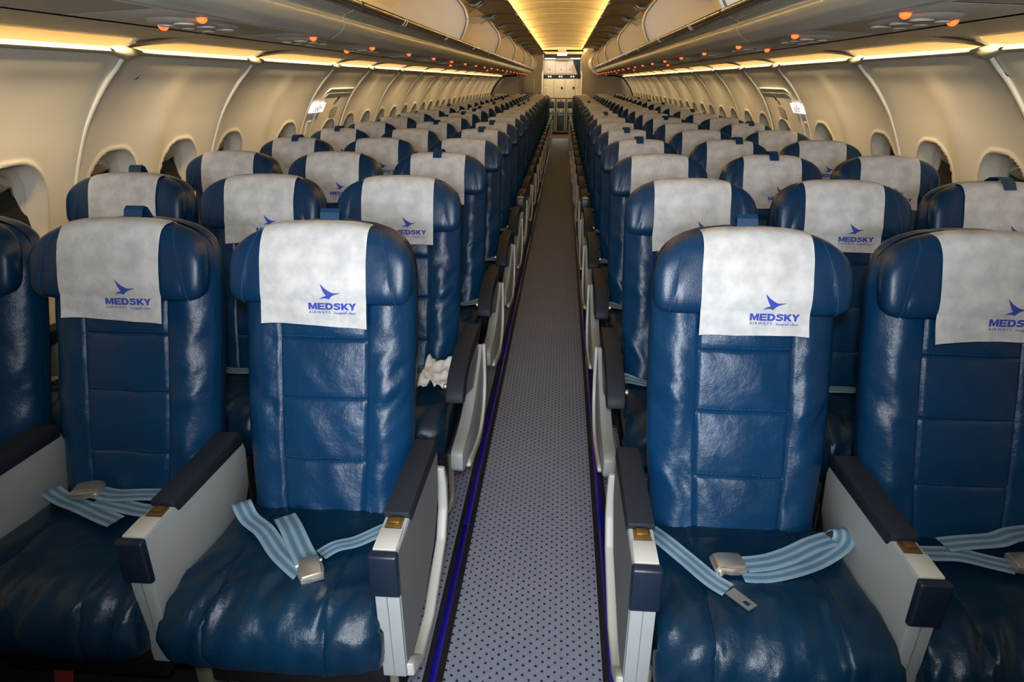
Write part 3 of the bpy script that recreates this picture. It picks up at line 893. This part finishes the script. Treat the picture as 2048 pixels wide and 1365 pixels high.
# ------------------------------------------------------------------ overhead bins
def D_prof():   # front outline of the bin interior / divider (x,z)
    return catmull([(.735, 1.722), (.695, 1.79), (.672, 1.86), (.672, 1.90), (.690, 1.955), (.742, 2.02), (.80, 2.085), (.85, 2.112)], 5)
def make_bin(sx, L):
    t = thing('overhead_bin', '', 'overhead bin')
    X = lambda x: sx*x
    # lower shelf with rounded nose
    nose = catmull([(.955, 1.64), (.862, 1.613), (.835, 1.620), (.805, 1.640), (.792, 1.665), (.795, 1.685), (.790, 1.697)], 4)
    prof = nose+[(.77, 1.702), (.758, 1.712), (.755, 1.72), (.80, 1.735), (1.25, 1.735), (1.25, 1.66)]
    b2 = B().prism([(X(x), z_) for x, z_ in prof], .004, L-.004, 'y'); b2.obj('shelf', 'binlip', t, smooth=True)
    # recessed face of the shelf front
    prof = [(.792, 1.696), (.757, 1.708), (.752, 1.716), (.76, 1.728), (.80, 1.73)]
    B().prism([(X(x), z_) for x, z_ in prof], .004, L-.004, 'y').obj('shelf_face', 'bin', t, smooth=True)
    # glossy dark sill with clips
    sill = catmull([(.750, 1.715), (.734, 1.708), (.722, 1.714), (.714, 1.726), (.716, 1.740), (.734, 1.746)], 4)
    B().prism([(X(x), z_) for x, z_ in sill], .012, L-.012, 'y').obj('sill', 'strip', t, smooth=True)
    for y in (L*.27, L*.27+.05, L*.73, L*.73+.05):
        b2 = B(); pr = [(x-.0015, z_-.001) for x, z_ in sill]+[(.740, 1.75)]
        b2.prism([(X(x), z_) for x, z_ in pr], y, y+.006, 'y').obj('sill_clip', 'joint', t)
    # interior
    V = []; inn = [(.755, 1.738), (.90, 1.742), (1.12, 1.745), (1.22, 1.78), (1.22, 1.95), (1.12, 2.08), (1.0, 2.12), (.82, 2.125)]
    for y in (.0, L): V += [(X(x), y, z_) for x, z_ in inn]
    n = len(inn); part('bin_interior', V, [(k, k+1, n+k+1, n+k) for k in range(n-1)], 'binin', t)
    # end divider (D-shaped) at far end, with rounded rim
    D = D_prof(); pr = D+[(1.0, 2.12), (1.12, 2.08), (1.22, 1.95), (1.22, 1.745), (.76, 1.735)]
    B().prism([(X(x), z_) for x, z_ in pr], L-.045, L-.012, 'y').obj('end_divider', 'binin', t)
    rim = B().tube([(X(x), L-.030, z_) for x, z_ in D], .0115, 8); rim.obj('divider_rim', 'joint', t, smooth=True)
    rim = B().tube([(X(x+.004), L-.052, z_) for x, z_ in D], .005, 6); rim.obj('divider_seal', 'shell', t, smooth=True)
    # two doors, raised
    dp = catmull([(.82, 2.115), (.76, 2.135), (.68, 2.147), (.59, 2.149), (.51, 2.138), (.45, 2.108), (.432, 2.090)], 4)
    back = [(x+.004, z_+.012) for x, z_ in reversed(dp)]
    for k in range(2):
        y0, y1 = k*L/2+.006, (k+1)*L/2-.006
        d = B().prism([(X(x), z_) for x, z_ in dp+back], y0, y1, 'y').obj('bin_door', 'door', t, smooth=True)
        for yy in (y0+.008, y1-.008):
            B().tube([(X(x-.001), yy, z_-.003) for x, z_ in dp], .005, 6).obj('door_rib', 'hinge', d, smooth=True)
        b2 = B().box(X(.424), X(.452), (y0+y1)/2-.03, (y0+y1)/2+.03, 2.070, 2.098); b2.obj('latch', 'hinge', d, bevel=.005)
        for yy in (y0+.05, y1-.09):
            h = B(); h.prism([(X(x), z_) for x, z_ in ((.87, 2.10), (.78, 2.082), (.745, 2.092), (.70, 2.128), (.715, 2.140), (.76, 2.110), (.83, 2.118))], yy, yy+.03, 'y')
            h.obj('hinge_arm', 'hinge', t, bevel=.003)
            g = B().tube([(X(.88), yy+.055, 2.04), (X(.72), yy+.055, 2.135)], .006, 8); g.obj('gas_strut', 'gas', t, smooth=True)
    return t
for sx, side, st in ((-1, 'left', 5.36), (1, 'right', 5.74)):
    L = 2.62; p = make_bin(sx, L); y = st-3*L; k = 0
    while y+L < REAR+.3:
        c = p if k == 0 else copy_tree(p)
        c.location = (0, y, 0)
        c['label'] = 'open overhead bin with raised door, %s from the front on the %s' % (ORD[k], side); c['group'] = 'open overhead bins'
        y += L; k += 1
    # filler bin at the end
    if REAR-y > .15:
        prof = D_prof()+[(1.2, 2.1), (1.25, 1.66), (.955, 1.628), (.83, 1.625), (.795, 1.66), (.75, 1.715)]
        o = B().prism([(sx*x, z_) for x, z_ in prof], y+.005, REAR, 'y').obj('end_cupboard', 'binin', None)
        tag(o, 'closed filler cupboard at the rear end of the %s bins' % side, 'cupboard')

# ------------------------------------------------------------------ ceiling
cl = thing('ceiling', 'arched ceiling panels glowing amber above the aisle', 'ceiling', kind='structure')
y = FRONT
def arch(x): return 2.27-.075*(abs(x)/.80)**2.2
xs = [-.80+1.60*k/24 for k in range(25)]
while y < REAR:
    L = min(.66, REAR-y)
    V = []; F = []
    for yy, dz in ((y+.003, .012), (y+.006, 0), (y+.05, -.002), (y+L*.5, .006), (y+L-.05, -.002), (y+L-.006, 0), (y+L-.003, .012)):
        V += [(x, yy, arch(x)+dz) for x in xs]
    n = len(xs)
    for r in range(6):
        for k in range(n-1): F.append((r*n+k, r*n+k+1, (r+1)*n+k+1, (r+1)*n+k))
    part('ceiling_panel', V, F, 'ceil', cl, True)
    y += L
n_r = 0
y = FRONT+.66
while y < REAR:
    if n_r % 2 == 0:
        B().tube([(x, y, arch(x)-.004) for x in xs], .008, 6).obj('ceiling_rib', 'ledge', cl, smooth=True)
    y += .66; n_r += 1
V = [(x, y, z_) for y in (FRONT, REAR) for x, z_ in ((-2.05, 1.7), (-2.05, 2.1), (-.9, 2.36), (0, 2.38), (.9, 2.36), (2.05, 2.1), (2.05, 1.7))]
part('upper_shell', V, [(k, k+1, 8+k, 7+k) for k in range(6)], 'ceil', cl)
for sx in (-1, 1):
    V = [(sx*x, y, z_) for y in (FRONT, REAR) for x, z_ in ((.765, 2.158), (.80, 2.20))]
    part('cove_shelf', V, [(0, 1, 3, 2)], 'ceil', cl)

# ------------------------------------------------------------------ rear bulkheads and galley
for sx, side in ((-1, 'left'), (1, 'right')):
    prof = [(.53, 0), (.53, 1.62), (.50, 1.75), (.49, 2.02), (.55, 2.2), (1.3, 2.2), (1.6, 1.56)]+[(x, z_) for x, z_ in PROF[1:]]
    o = B().prism([(sx*x, z_) for x, z_ in prof], REAR-.02, REAR+.04, 'y').obj('wall_back_%s' % side, 'bulk')
    tag(o, 'grey beige bulkhead closing off the %s seats at the far end' % side, 'wall', kind='structure')
    pts = [(sx*(x-.015), REAR-.03, z_) for x, z_ in PROF[0:9]]+[]
    pts = [(sx*1.18, REAR-.03, 1.585), (sx*1.40, REAR-.03, 1.575)]+pts
    o = B().tube(pts, .022, 6).obj('trim_%d' % (8 if sx < 0 else 9), 'dark', smooth=True); tag(o, 'dark gap trim around the %s rear bulkhead' % side, 'trim', kind='structure')
    V = [(sx*.53, REAR, 0), (sx*.53, 20.05, 0), (sx*.53, 20.05, 2.2), (sx*.53, REAR, 2.2)]
    o = part('wall_galley', V, [(0, 1, 2, 3)], 'galley_cream', None); o.name = 'wall_galley_%s' % side
    tag(o, 'cream side wall of the galley passage on the %s' % side, 'wall', kind='structure')
o = B().box(-1.02, -.72, REAR-.14, REAR-.03, 1.16, 1.50).obj('wall_cabinet', 'bulk', bevel=.012); tag(o, 'shallow beige cabinet mounted on the left rear bulkhead', 'cabinet')
o = B().box(-1.3, 1.3, REAR, REAR+.03, 2.10, 2.42).obj('trim_11', 'ceil'); tag(o, 'header panel closing the aisle ceiling at the far end', 'trim', kind='structure')
o = B().box(-.95, .95, REAR, 21.5, 2.16, 2.2).obj('ceiling_galley', 'ceil'); o.name = 'trim_10'; tag(o, 'cream ceiling above the rear galley', 'ceiling', kind='structure')
# lintel strip lights
for x0, x1 in ((-.50, -.21), (.22, .50)):
    o = B().box(x0, x1, 19.90, 19.97, 2.02, 2.05).obj('strip_light', 'ceilsign'); tag(o, 'bright strip light above the galley, %s of the ceiling sign' % ('left' if x0 < 0 else 'right'), 'light')
o = B().box(-.20, .21, 19.88, 19.98, 2.0, 2.045).obj('lintel', 'hinge'); tag(o, 'grey lintel piece over the middle of the galley', 'lintel')
t = thing('ceiling_sign', 'lit white sign hanging from the ceiling at the far end', 'sign', (0, 18.2, 0))
B().box(-.135, .115, 0, .03, 2.055, 2.125).obj('lit_face', 'ceilsign', t, bevel=.004)
B().box(-.115, .095, .002, .028, 2.125, 2.20).obj('sign_bracket', 'galley_white', t, bevel=.004)
# galley unit
G = thing('galley_unit', 'cream and white galley cupboards filling the far end of the aisle', 'galley', (0, 20.02, 0))
B().box(-.53, .54, .01, .5, .99, 2.0).obj('carcass', 'galley_cream', G)
for k, (x0, x1) in enumerate(((-.515, -.20), (-.195, .12), (.125, .30))):
    d = B().box(x0, x1, -.012, .01, 1.655, 1.965).obj('upper_door', 'galley_white', G, bevel=.005)
    B().box((x0+x1)/2-.02, (x0+x1)/2+.02, -.024, -.012, 1.74, 1.78).obj('latch', 'alu', d, bevel=.004)
B().box(-.53, .54, -.004, .01, 1.52, 1.62).obj('control_strip', 'arm_pad', G)
for x in (-.40, -.34, -.09, -.03, .24, .31):
    B().box(x, x+.035, -.014, -.004, 1.555, 1.585).obj('indicator', 'ceilsign', G)
for k, (x0, x1) in enumerate(((-.515, -.235), (-.225, .075), (.095, .385), (.39, .53))):
    d = B().box(x0, x1, -.014, .01, 1.0, 1.49).obj('lower_door', 'galley_cream', G, bevel=.006)
    if k in (1, 2):
        xk = .005 if k == 1 else .334
        B().disc((xk, 1.266, -.032), .032, .018, 'y', 16).obj('knob', 'dark', d, bevel=.004)
    else: B().disc(((x0+x1)/2, 1.28, -.02), .012, .01, 'y', 12).obj('knob', 'alu', d)
    B().box(x0+.07, x0+.10, -.022, -.012, 1.285, 1.30).obj('latch', 'alu', d)
def cart(x, label):
    c = thing('galley_cart', label, 'cart', (x, 19.88, 0), 'galley carts')
    B().box(-.135, .135, .02, .5, .06, .965).obj('cart_body', 'alu', c, bevel=.006)
    B().box(-.098, .098, .008, .02, .10, .60).obj('lower_door', 'cart_blue', c, bevel=.003)
    B().box(-.098, .098, .008, .02, .72, .90).obj('upper_door', 'cart_blue', c, bevel=.003)
    B().box(-.10, .10, .004, .02, .62, .70).obj('handle_panel', 'alu', c, bevel=.003)
    B().box(-.06, -.02, -.004, .012, .50, .58).obj('latch', 'alu', c, bevel=.003); B().box(.0, .08, -.004, .012, .52, .56).obj('latch', 'alu', c, bevel=.003)
    B().disc((.0, .64, -.004), .02, .01, 'y', 12).obj('lock', 'ceilsign' if False else 'arm_lid', c)
    B().box(-.03, .03, -.002, .01, .925, .945).obj('cart_tag', 'redrib', c)
    for sx in (-1, 1):
        B().tube([(sx*.125, .0, .08), (sx*.125, -.006, .94)], .011, 6).obj('frame_tube', 'alu', c, smooth=True)
        B().disc((.06, .035, sx*.11-.012), .03, .024, 'x', 12).obj('wheel', 'dark', c)
    return c
cart(-.015, 'blue and silver galley cart in the middle of the aisle end')
cart(-.31, 'silver galley cart partly hidden left of the middle cart')
cart(.28, 'silver galley cart partly hidden right of the middle cart')
V = []; F = []; n = 13
for i in range(9):
    t_ = i/8; z_ = 2.0-.50*t_; xa = .285+.19*t_**1.1; xb = .50
    for k in range(n): 
        u = k/(n-1); V.append((xa+(xb-xa)*u, 19.70+.02*math.sin(u*22), z_))
for i in range(8):
    for k in range(n-1): F.append((i*n+k, i*n+k+1, (i+1)*n+k+1, (i+1)*n+k))
o = part('curtain', V, F, 'curtain', None, True); md = o.modifiers.new('s', 'SOLIDIFY'); md.thickness = .006
tag(o, 'dark curtain gathered at the right of the galley opening', 'curtain')
t = thing('attendant_seat', 'narrow beige jump seat back at the left of the galley opening', 'seat', (-.405, 19.2, 0))
B().box(-.045, .045, -.02, .06, .45, 1.29).obj('backrest', 'galley_cream', t, bevel=.018, seg=3); B().box(-.045, .045, -.06, .06, 0, .45).obj('base', 'galley_cream', t, bevel=.01)
o = B().box(-.56, .56, 21.0, 21.04, 0, 2.2).obj('wall_back', 'galley_cream'); tag(o, 'wall behind the galley carts', 'wall', kind='structure')

# ------------------------------------------------------------------ seats
backs_s = [make_back(s, True) for s in (1.37, 4.91, 8.13)]
backs_n = [make_back(s, False) for s in (2.77, 6.19)]
cush_s = [make_cushion(s, True) for s in (1.21, 3.83, 7.57)]
cush_n = [make_cushion(5.33, False)]
HEAD = make_head(); HSEAM = seam_line(); BST = stitch_back()
COVERS = [make_cover(s, sk, bo) for s, sk, bo in ((1, .003, .917), (2, -.004, .915), (3, .001, .919), (4, -.009, .912), (5, .002, .93))]
LOGO = make_logo(.917)
STR = [make_strap(0), make_strap(1)]
# box armrest of the front row and of the exit row
AX = .025
def box_arm(outer):
    """outer: -1/1 aisle-facing side with a shroud, 0 for none; returns dict of meshes"""
    d = {}
    prof = [(-.520, .612), (-.10, .612), (-.085, .56), (-.10, .46), (-.18, .36), (-.40, .285), (-.512, .285)]
    d['arm_body'] = B().prism(prof, -AX, AX).mesh('arm_body', 'arm_white', .003)
    pad = [(-.405, .6125), (-.405, .626), (-.11, .627), (-.098, .615), (-.098, .585), (-.395, .595)]
    d['arm_pad'] = B().prism(pad, -AX-.003, AX+.003).mesh('arm_pad', 'arm_pad', .004)
    d['arm_lid'] = B().box(-AX+.002, AX-.002, -.509, -.445, .611, .617).mesh('arm_lid', 'arm_lid', .0015)
    d['latch_plate'] = B().box(-AX+.008, AX-.008, -.441, -.409, .610, .6165).mesh('latch_plate', 'brass', .001)
    d['latch'] = B().box(-.012, .012, -.430, -.412, .6165, .621).mesh('latch', 'brass', .002)
    d['end_cap'] = B().prism([(-.530, .614), (-.511, .6175), (-.511, .511), (-.523, .511), (-.531, .520)], -AX-.004, AX+.004).mesh('end_cap', 'arm_cap', .005, seg=3)
    b2 = B().prism([(-.5208, .510), (-.515, .510), (-.508, .287), (-.5135, .287)], -.0008, .0008)
    d['front_groove'] = b2.mesh('front_groove', 'arm_side')
    if outer:
        pr = [(-.06, .52), (-.035, .46), (-.035, .38), (-.08, .30), (-.28, .215), (-.42, .225), (-.50, .275), (-.505, .315), (-.475, .305), (-.42, .250), (-.29, .240), (-.105, .318), (-.062, .385), (-.062, .46), (-.085, .525)]
        x0, x1 = (AX-.012, AX+.014) if outer > 0 else (-AX-.014, -AX+.012)
        pl = [(-.512, .606), (-.11, .606), (-.095, .56), (-.11, .47), (-.19, .375), (-.40, .30), (-.503, .30)]
        d['side_plate'] = B().prism(pl, AX-.002, AX+.0015).mesh('side_plate', 'arm_side') if outer > 0 else B().prism(pl, -AX-.0015, -AX+.002).mesh('side_plate', 'arm_side')
        d['side_shroud'] = B().prism(pr, x0, x1).mesh('side_shroud', 'arm_lid', .006, seg=3)
    return d
def curved_arm(outer):
    d = {}
    top = catmull([(-.06, .616), (-.18, .620), (-.30, .618), (-.39, .606), (-.46, .582), (-.505, .545), (-.515, .515)], 4)
    bot = catmull([(-.490, .507), (-.455, .515), (-.42, .545), (-.36, .562), (-.27, .570), (-.06, .570)], 4)
    d['arm_pad'] = B().prism(top+bot, -AX-.004, AX+.004).mesh('arm_pad', 'arm_pad', .008, seg=3)
    side = [(-.08, .570), (-.34, .564), (-.41, .542), (-.45, .510), (-.38, .485), (-.25, .44), (-.08, .40)]
    d['arm_plate'] = B().prism(side, -AX+.004, AX-.002).mesh('arm_plate', 'arm_side', .003)
    d['arm_button'] = B().disc((-.475, .555, (-AX-.014 if outer >= 0 else AX+.004)), .009, .010, 'x', 12).mesh('arm_button', 'steel', .002)
    if outer:
        pr = catmull([(-.06, .535), (-.10, .50), (-.20, .455), (-.33, .405), (-.46, .385), (-.575, .385), (-.595, .365), (-.595, .325), (-.56, .305), (-.44, .27), (-.25, .225), (-.09, .26), (-.03, .33), (-.015, .42), (-.02, .50)], 3)
        x0, x1 = (AX-.030, AX+.010) if outer > 0 else (-AX-.010, -AX+.030)
        d['side_shroud'] = B().prism(pr, x0, x1).mesh('side_shroud', 'arm_white', .005, seg=2)
        r2 = catmull([(-.03, .525), (.0, .46), (.0, .36), (-.05, .27), (-.20, .215), (-.40, .25), (-.50, .275), (-.49, .295), (-.40, .275), (-.20, .245), (-.08, .29), (-.04, .37), (-.04, .45), (-.05, .52)], 3)
        x0, x1 = (AX+.004, AX+.020) if outer > 0 else (-AX-.020, -AX-.004)
        d['side_rim'] = B().prism(r2, x0, x1).mesh('side_rim', 'arm_lid', .004, seg=2)
    return d
BOXARM = {k: box_arm(k) for k in (-1, 0, 1)}; CURVARM = {k: curved_arm(k) for k in (-1, 0, 1)}
def leg_mesh():
    b2 = B(); b2.box(-.02, .02, -.42, -.37, .0, .29); b2.box(-.014, .014, -.16, -.11, .0, .30); b2.box(-.02, .02, -.45, -.05, .0, .03); b2.box(-.012, .012, -.38, -.12, .16, .19)
    return b2.mesh('leg', 'alu', .006)
LEG = leg_mesh()
PAN = B().box(-.215, .215, -.50, -.02, .255, .306).box(-.20, .20, -.46, -.30, .17, .256).box(-.248, .248, -.05, -.02, .20, .50).mesh('seat_pan', 'dark', .008)
def bar_mesh(sx):   # luggage bar: comes down at the aisle side, curls in and runs under the seats
    pts = [(sx*-.235, -.47, .29), (sx*-.235, -.475, .20), (sx*-.232, -.49, .12)]
    pts = catmull([(-sx*.228, -.46, .30), (-sx*.232, -.475, .20), (-sx*.230, -.495, .12), (-sx*.20, -.52, .085), (-sx*.15, -.53, .075), (sx*.0, -.53, .075), (sx*.235, -.53, .075)], 5)
    return B().tube(pts, .010, 8).mesh('luggage_bar', 'tube', smooth=True)
BAR = {s: bar_mesh(s) for s in (-1, 1)}
def ribbon(path, wdir, width, thick=.0018):
    """path: points; wdir: width directions; returns verts, faces, uvs"""
    P = catmull(path, 6); W = catmull(wdir, 6); V = []; F = []; U = []
    n = len(P)
    for i in range(n):
        p = Vector(P[i]); a = Vector(P[max(i-1, 0)]); c = Vector(P[min(i+1, n-1)]); t_ = (c-a).normalized()
        wv = Vector(W[i]); wv = (wv-t_*wv.dot(t_)).normalized(); nn = t_.cross(wv).normalized()
        for q in (1, -1):
            for k in range(5):
                u = k/4; V.append(p+wv*width*(u-.5)+nn*thick*q*.5); U.append((u, i/n))
    for i in range(n-1):
        for k in range(4):
            a = i*10+k; F.append((a, a+1, a+11, a+10)); a = i*10+5+k; F.append((a, a+10, a+11, a+1))
        F.append((i*10, i*10+10, i*10+15, i*10+5)); F.append((i*10+4, i*10+9, i*10+19, i*10+14))
    F.append((0, 5, 6, 7, 8, 9, 4, 3, 2, 1)); k = (n-1)*10; F.append((k, k+1, k+2, k+3, k+4, k+9, k+8, k+7, k+6, k+5))
    return V, F, U
def simple_belt():
    V, F, U = ribbon([(-.215, -.14, .43), (-.20, -.19, .470), (-.12, -.24, .476), (.0, -.25, .482), (.12, -.24, .478), (.20, -.19, .472), (.215, -.14, .43)],
                     [(0, .6, .6), (0, 1, .2), (.2, 1, 0), (0, 1, 0), (-.2, 1, 0), (0, 1, .2), (0, .6, .6)], .045)
    return mesh('seat_belt', V, F, 'webbing', False, U)
SBELT = simple_belt()
def buckle_mesh():
    b2 = B()
    out = [(-.0235, -.031), (-.027, -.012), (-.026, .004), (-.0215, .018), (-.0215, .034), (.0215, .034), (.0215, .018), (.026, .004), (.027, -.012), (.0235, -.031)]
    b2.prism(out, 0, .016, 'z')
    b2.disc((.026, .006, .0195), .0055, .009, 'x', 10); b2.disc((.026, .006, -.0285), .0055, .009, 'x', 10)
    return b2.mesh('buckle', 'steel', .002, seg=2)
BUCK = buckle_mesh()
BUCKLID = B().prism([(-.030, .0155), (-.028, .019), (-.006, .0225), (.018, .024), (.030, .021), (.037, .013), (.037, .008), (.031, .015)], -.0205, .0205).mesh('buckle_lid', 'steel', .0015)
TONGUE = B().box(-.013, .013, -.005, .030, 0, .0025).box(-.013, -.006, .030, .044, 0, .0025).box(.006, .013, .030, .044, 0, .0025).box(-.013, .013, .044, .052, 0, .0025).mesh('tongue', 'steel')
rnd = random.Random(5)
ROWN = ['front', 'second', 'third', 'fourth', 'fifth', 'sixth', 'seventh', 'eighth', 'ninth', 'tenth', 'eleventh', 'twelfth', 'thirteenth', 'fourteenth', 'fifteenth', 'sixteenth', 'seventeenth', 'eighteenth', 'nineteenth', 'twentieth', 'last']
POS = {1: 'aisle', 2: 'middle', 3: 'window'}
strapmap = {(0, -1, 1): 0, (0, -1, 2): 0, (0, -1, 3): 0, (0, 1, 1): 0, (1, -1, 3): 0, (1, 1, 3): 1, (2, -1, 1): 1, (2, 1, 2): 1, (4, -1, 1): 1, (4, 1, 1): 1, (4, -1, 3): 1, (3, -1, 3): 1}
def addparts(parent, d, x=0):
    first = None
    order = [k for k in d]
    main = 'arm_pad' if 'arm_body' not in d else 'arm_body'
    arm = link('armrest', d[main], parent, (x, 0, 0))
    for k in order:
        if k == main: continue
        link(k, d[k], arm)
    return arm
for row in range(NROW):
    Y = ROW0+PITCH*row
    box_row = row in (0, 5)
    for sx, side in ((-1, 'left'), (1, 'right')):
        for pos in (1, 2, 3):
            X = sx*(.510+.508*(pos-1)) if row else sx*(.505+.508*(pos-1)-(.018 if (sx, pos) == (-1, 3) else 0))
            key = (row, sx, pos)
            t = thing('airline_seat', 'blue leather %s seat in the %s row, %s of the aisle' % (POS[pos], ROWN[row], side), 'seat', (X, Y, 0), 'blue airline seats')
            split = row <= 3
            bk = rnd.choice(backs_s if split else backs_n)
            if row == 0: bk = backs_s[{(-1, 1): 0, (1, 1): 1, (-1, 2): 2, (1, 2): 0, (-1, 3): 1, (1, 3): 2}[(sx, pos)]]
            root = link('backrest', dict(bk)['backrest'], t)
            for k, me in bk:
                if k == 'backrest': continue
                nm = 'back_leather' if k == 'all' else ('side_bolster' if k.startswith('side') else 'back_panel')
                link(nm, me, root)
            if row <= 2: link('stitching', BST, root)['kind'] = 'stuff'
            ck = rnd.choice(cush_s if split else cush_n)
            if row == 0: ck = cush_s[{(-1, 1): 0, (1, 1): 1, (-1, 2): 2, (1, 2): 0, (-1, 3): 1, (1, 3): 2}[(sx, pos)]]
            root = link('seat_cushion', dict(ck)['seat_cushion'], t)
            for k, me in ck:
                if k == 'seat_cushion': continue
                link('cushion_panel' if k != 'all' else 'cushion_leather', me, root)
            h = link('headrest', HEAD, t)
            if row <= 2: link('stitching', HSEAM, h)['kind'] = 'stuff'
            if key in strapmap: link('head_strap', STR[strapmap[key]], t, (rnd.uniform(-.01, .01), 0, 0))
            elif row > 2 and rnd.random() < .3: link('head_strap', STR[1], t, (rnd.uniform(-.05, .05), 0, 0))
            A = BOXARM if box_row else CURVARM
            # inboard armrest; the window seat also has the outboard one
            ax = -sx*(.258 if pos == 1 else .254)
            if row == 0: ax = {(-1, 1): -.258, (-1, 2): -.766, (-1, 3): -1.262, (1, 1): .245, (1, 2): .760, (1, 3): 1.268}[(sx, pos)]-X
            addparts(t, A[-sx] if pos == 1 else A[0], ax)
            if pos == 3: addparts(t, A[0], sx*.254)
            if pos == 1: link('luggage_bar', BAR[sx], t)
            link('seat_pan', PAN, t)
            if pos in (1, 3): link('leg', LEG, t, ((sx*.25 if pos == 1 else -sx*.0), 0, 0))
            if row > 0: link('seat_belt', SBELT, t)
            # cover
            ci = rnd.randrange(3)
            if row == 0: ci = {(-1, 1): 1, (-1, 2): 1, (1, 1): 2, (1, 2): 0}.get((sx, pos), 0)
            if key == (4, -1, 1): ci = 3
            c = link('headrest_cover', COVERS[ci], None, (X+(0 if sx > 0 or row else -.012*0), Y, 0))
            sh = rnd.uniform(-.010, .010)
            if row == 0: sh = {(-1, 1): -.008, (-1, 2): -.004, (1, 1): .004, (1, 2): .012, (-1, 3): 0, (1, 3): 0}[(sx, pos)]
            c.location.x += sh
            if row == 0 and sx > 0: c.scale.x = .95
            tag(c, 'white cloth cover with blue logo on the %s seat headrest, %s row, %s side' % (POS[pos], ROWN[row], side), 'headrest cover', 'white headrest covers')
            if row <= 4: link('printed_logo', LOGO, c)

# ------------------------------------------------------------------ front row belts (placed in the world, children of their seats)
seats0 = {}
for o in COL.objects:
    if o.name.startswith('airline_seat') and abs(o.location.y-ROW0) < .01: seats0[(1 if o.location.x > 0 else -1, round((abs(o.location.x)-.505)/.508)+1)] = o
def belt(seat, pts, width=.045, zb=.486, wd=None, twist=0):
    o = seats0[seat]; path = []
    for p in pts:
        z_ = p[2] if len(p) > 2 else zb
        path.append((p[0]-o.location.x, p[1]-o.location.y, z_))
    W = []
    for i in range(len(path)):
        a = Vector(path[max(i-1, 0)]); c = Vector(path[min(i+1, len(path)-1)]); t_ = (c-a); W.append((-t_.y, t_.x, wd[i] if wd else 0))
    W = [tuple(Vector(q).normalized()) for q in W]
    V, F, U = ribbon(path, W, width)
    return part('seat_belt', V, F, 'webbing', o, False, None, U)
def buckle(seat, x, y, z_, rz, tilt=0, b_=None, mesh_=None, nm='buckle'):
    o = seats0[seat]; c = link(nm, mesh_ or BUCK, b_ or o, (x-o.location.x, y-o.location.y, z_)); c.rotation_euler = (tilt, 0, rz)
    if not mesh_: link('buckle_lid', BUCKLID, c)
    return c
s = (-1, 1)
b1 = belt(s, [(-.715, 1.30, .47), (-.690, 1.262, .505), (-.655, 1.225, .490), (-.60, 1.185, .487), (-.535, 1.115, .488), (-.470, 1.060, .490), (-.448, 1.045, .492)])
b2_ = belt(s, [(-.572, 1.235, .492), (-.535, 1.185, .500), (-.485, 1.115, .499), (-.455, 1.075, .503)], .050)
buckle(s, -.442, 1.056, .489, math.radians(28), 0, b2_)
b3 = belt(s, [(-.29, 1.245, .485), (-.325, 1.205, .492), (-.375, 1.165, .488), (-.415, 1.140, .492), (-.44, 1.112, .490)], .038)
s = (1, 1)
b1 = belt(s, [(.290, 1.27, .48), (.318, 1.215, .492), (.362, 1.158, .488), (.400, 1.100, .489), (.428, 1.072, .489)])
buckle(s, .434, 1.066, .488, math.radians(-142), 0, b1, TONGUE, 'tongue')
b2_ = belt(s, [(.70, 1.29, .475), (.722, 1.262, .51), (.712, 1.225, .500), (.655, 1.185, .488), (.59, 1.150, .487), (.52, 1.125, .487), (.468, 1.120, .489)])
b3 = belt(s, [(.690, 1.235, .503), (.640, 1.212, .501), (.585, 1.180, .497), (.53, 1.155, .496), (.478, 1.142, .497)], .047)
buckle(s, .444, 1.138, .491, math.radians(98), 0, b3)
s = (-1, 2)
b1 = belt(s, [(-1.21, 1.315, .47), (-1.195, 1.28, .505), (-1.15, 1.262, .492), (-1.09, 1.242, .489), (-1.02, 1.212, .489), (-.965, 1.190, .490)])
b2_ = belt(s, [(-1.07, 1.282, .502), (-1.02, 1.276, .500), (-.955, 1.290, .496), (-.90, 1.300, .49), (-.85, 1.31, .48)], .048)
buckle(s, -1.092, 1.276, .502, math.radians(-78), 0, b2_)
b3 = belt(s, [(-1.06, 1.262, .495), (-1.0, 1.250, .492), (-.93, 1.235, .491), (-.87, 1.235, .49)], .046)
s = (1, 2)
b1 = belt(s, [(.80, 1.235, .488), (.88, 1.215, .492), (.95, 1.213, .494), (1.01, 1.196, .492), (1.05, 1.185, .49)], .047)
buckle(s, 1.078, 1.188, .490, math.radians(-92), 0, b1)
b2_ = belt(s, [(.935, 1.238, .499), (.99, 1.250, .499), (1.06, 1.262, .500), (1.11, 1.282, .503), (1.18, 1.30, .500), (1.22, 1.31, .48)], .047)
# crumpled white cloth on the second-row aisle seat
V = []; F = []; n = 16
for i in range(n):
    for j in range(n):
        u, v = i/(n-1), j/(n-1)
        V.append((-.40+.13*u+.015*NZ(u*3, v*3, 1), 1.93+.15*v+.015*NZ(u*3, v*3, 9), .492+.010+.055*abs(NZ(u*4.3, v*4.1, 4))+.03*v))
for i in range(n-1):
    for j in range(n-1): a = i*n+j; F.append((a, a+1, a+n+1, a+n))
o = part('crumpled_cloth', V, F, 'tissue', None, True); o.modifiers.new('s', 'SOLIDIFY').thickness = .002
tag(o, 'crumpled white cloth lying on the second-row aisle seat, left side', 'cloth')
o = B().box(-.02, .02, 0, .11, 0, .003).obj('red_strap', 'redrib'); o.location = (-1.10, 1.06, .10); o.rotation_euler = (math.radians(58), 0, .35)
tag(o, 'red pull strap hanging under the front middle seat, left side', 'strap')
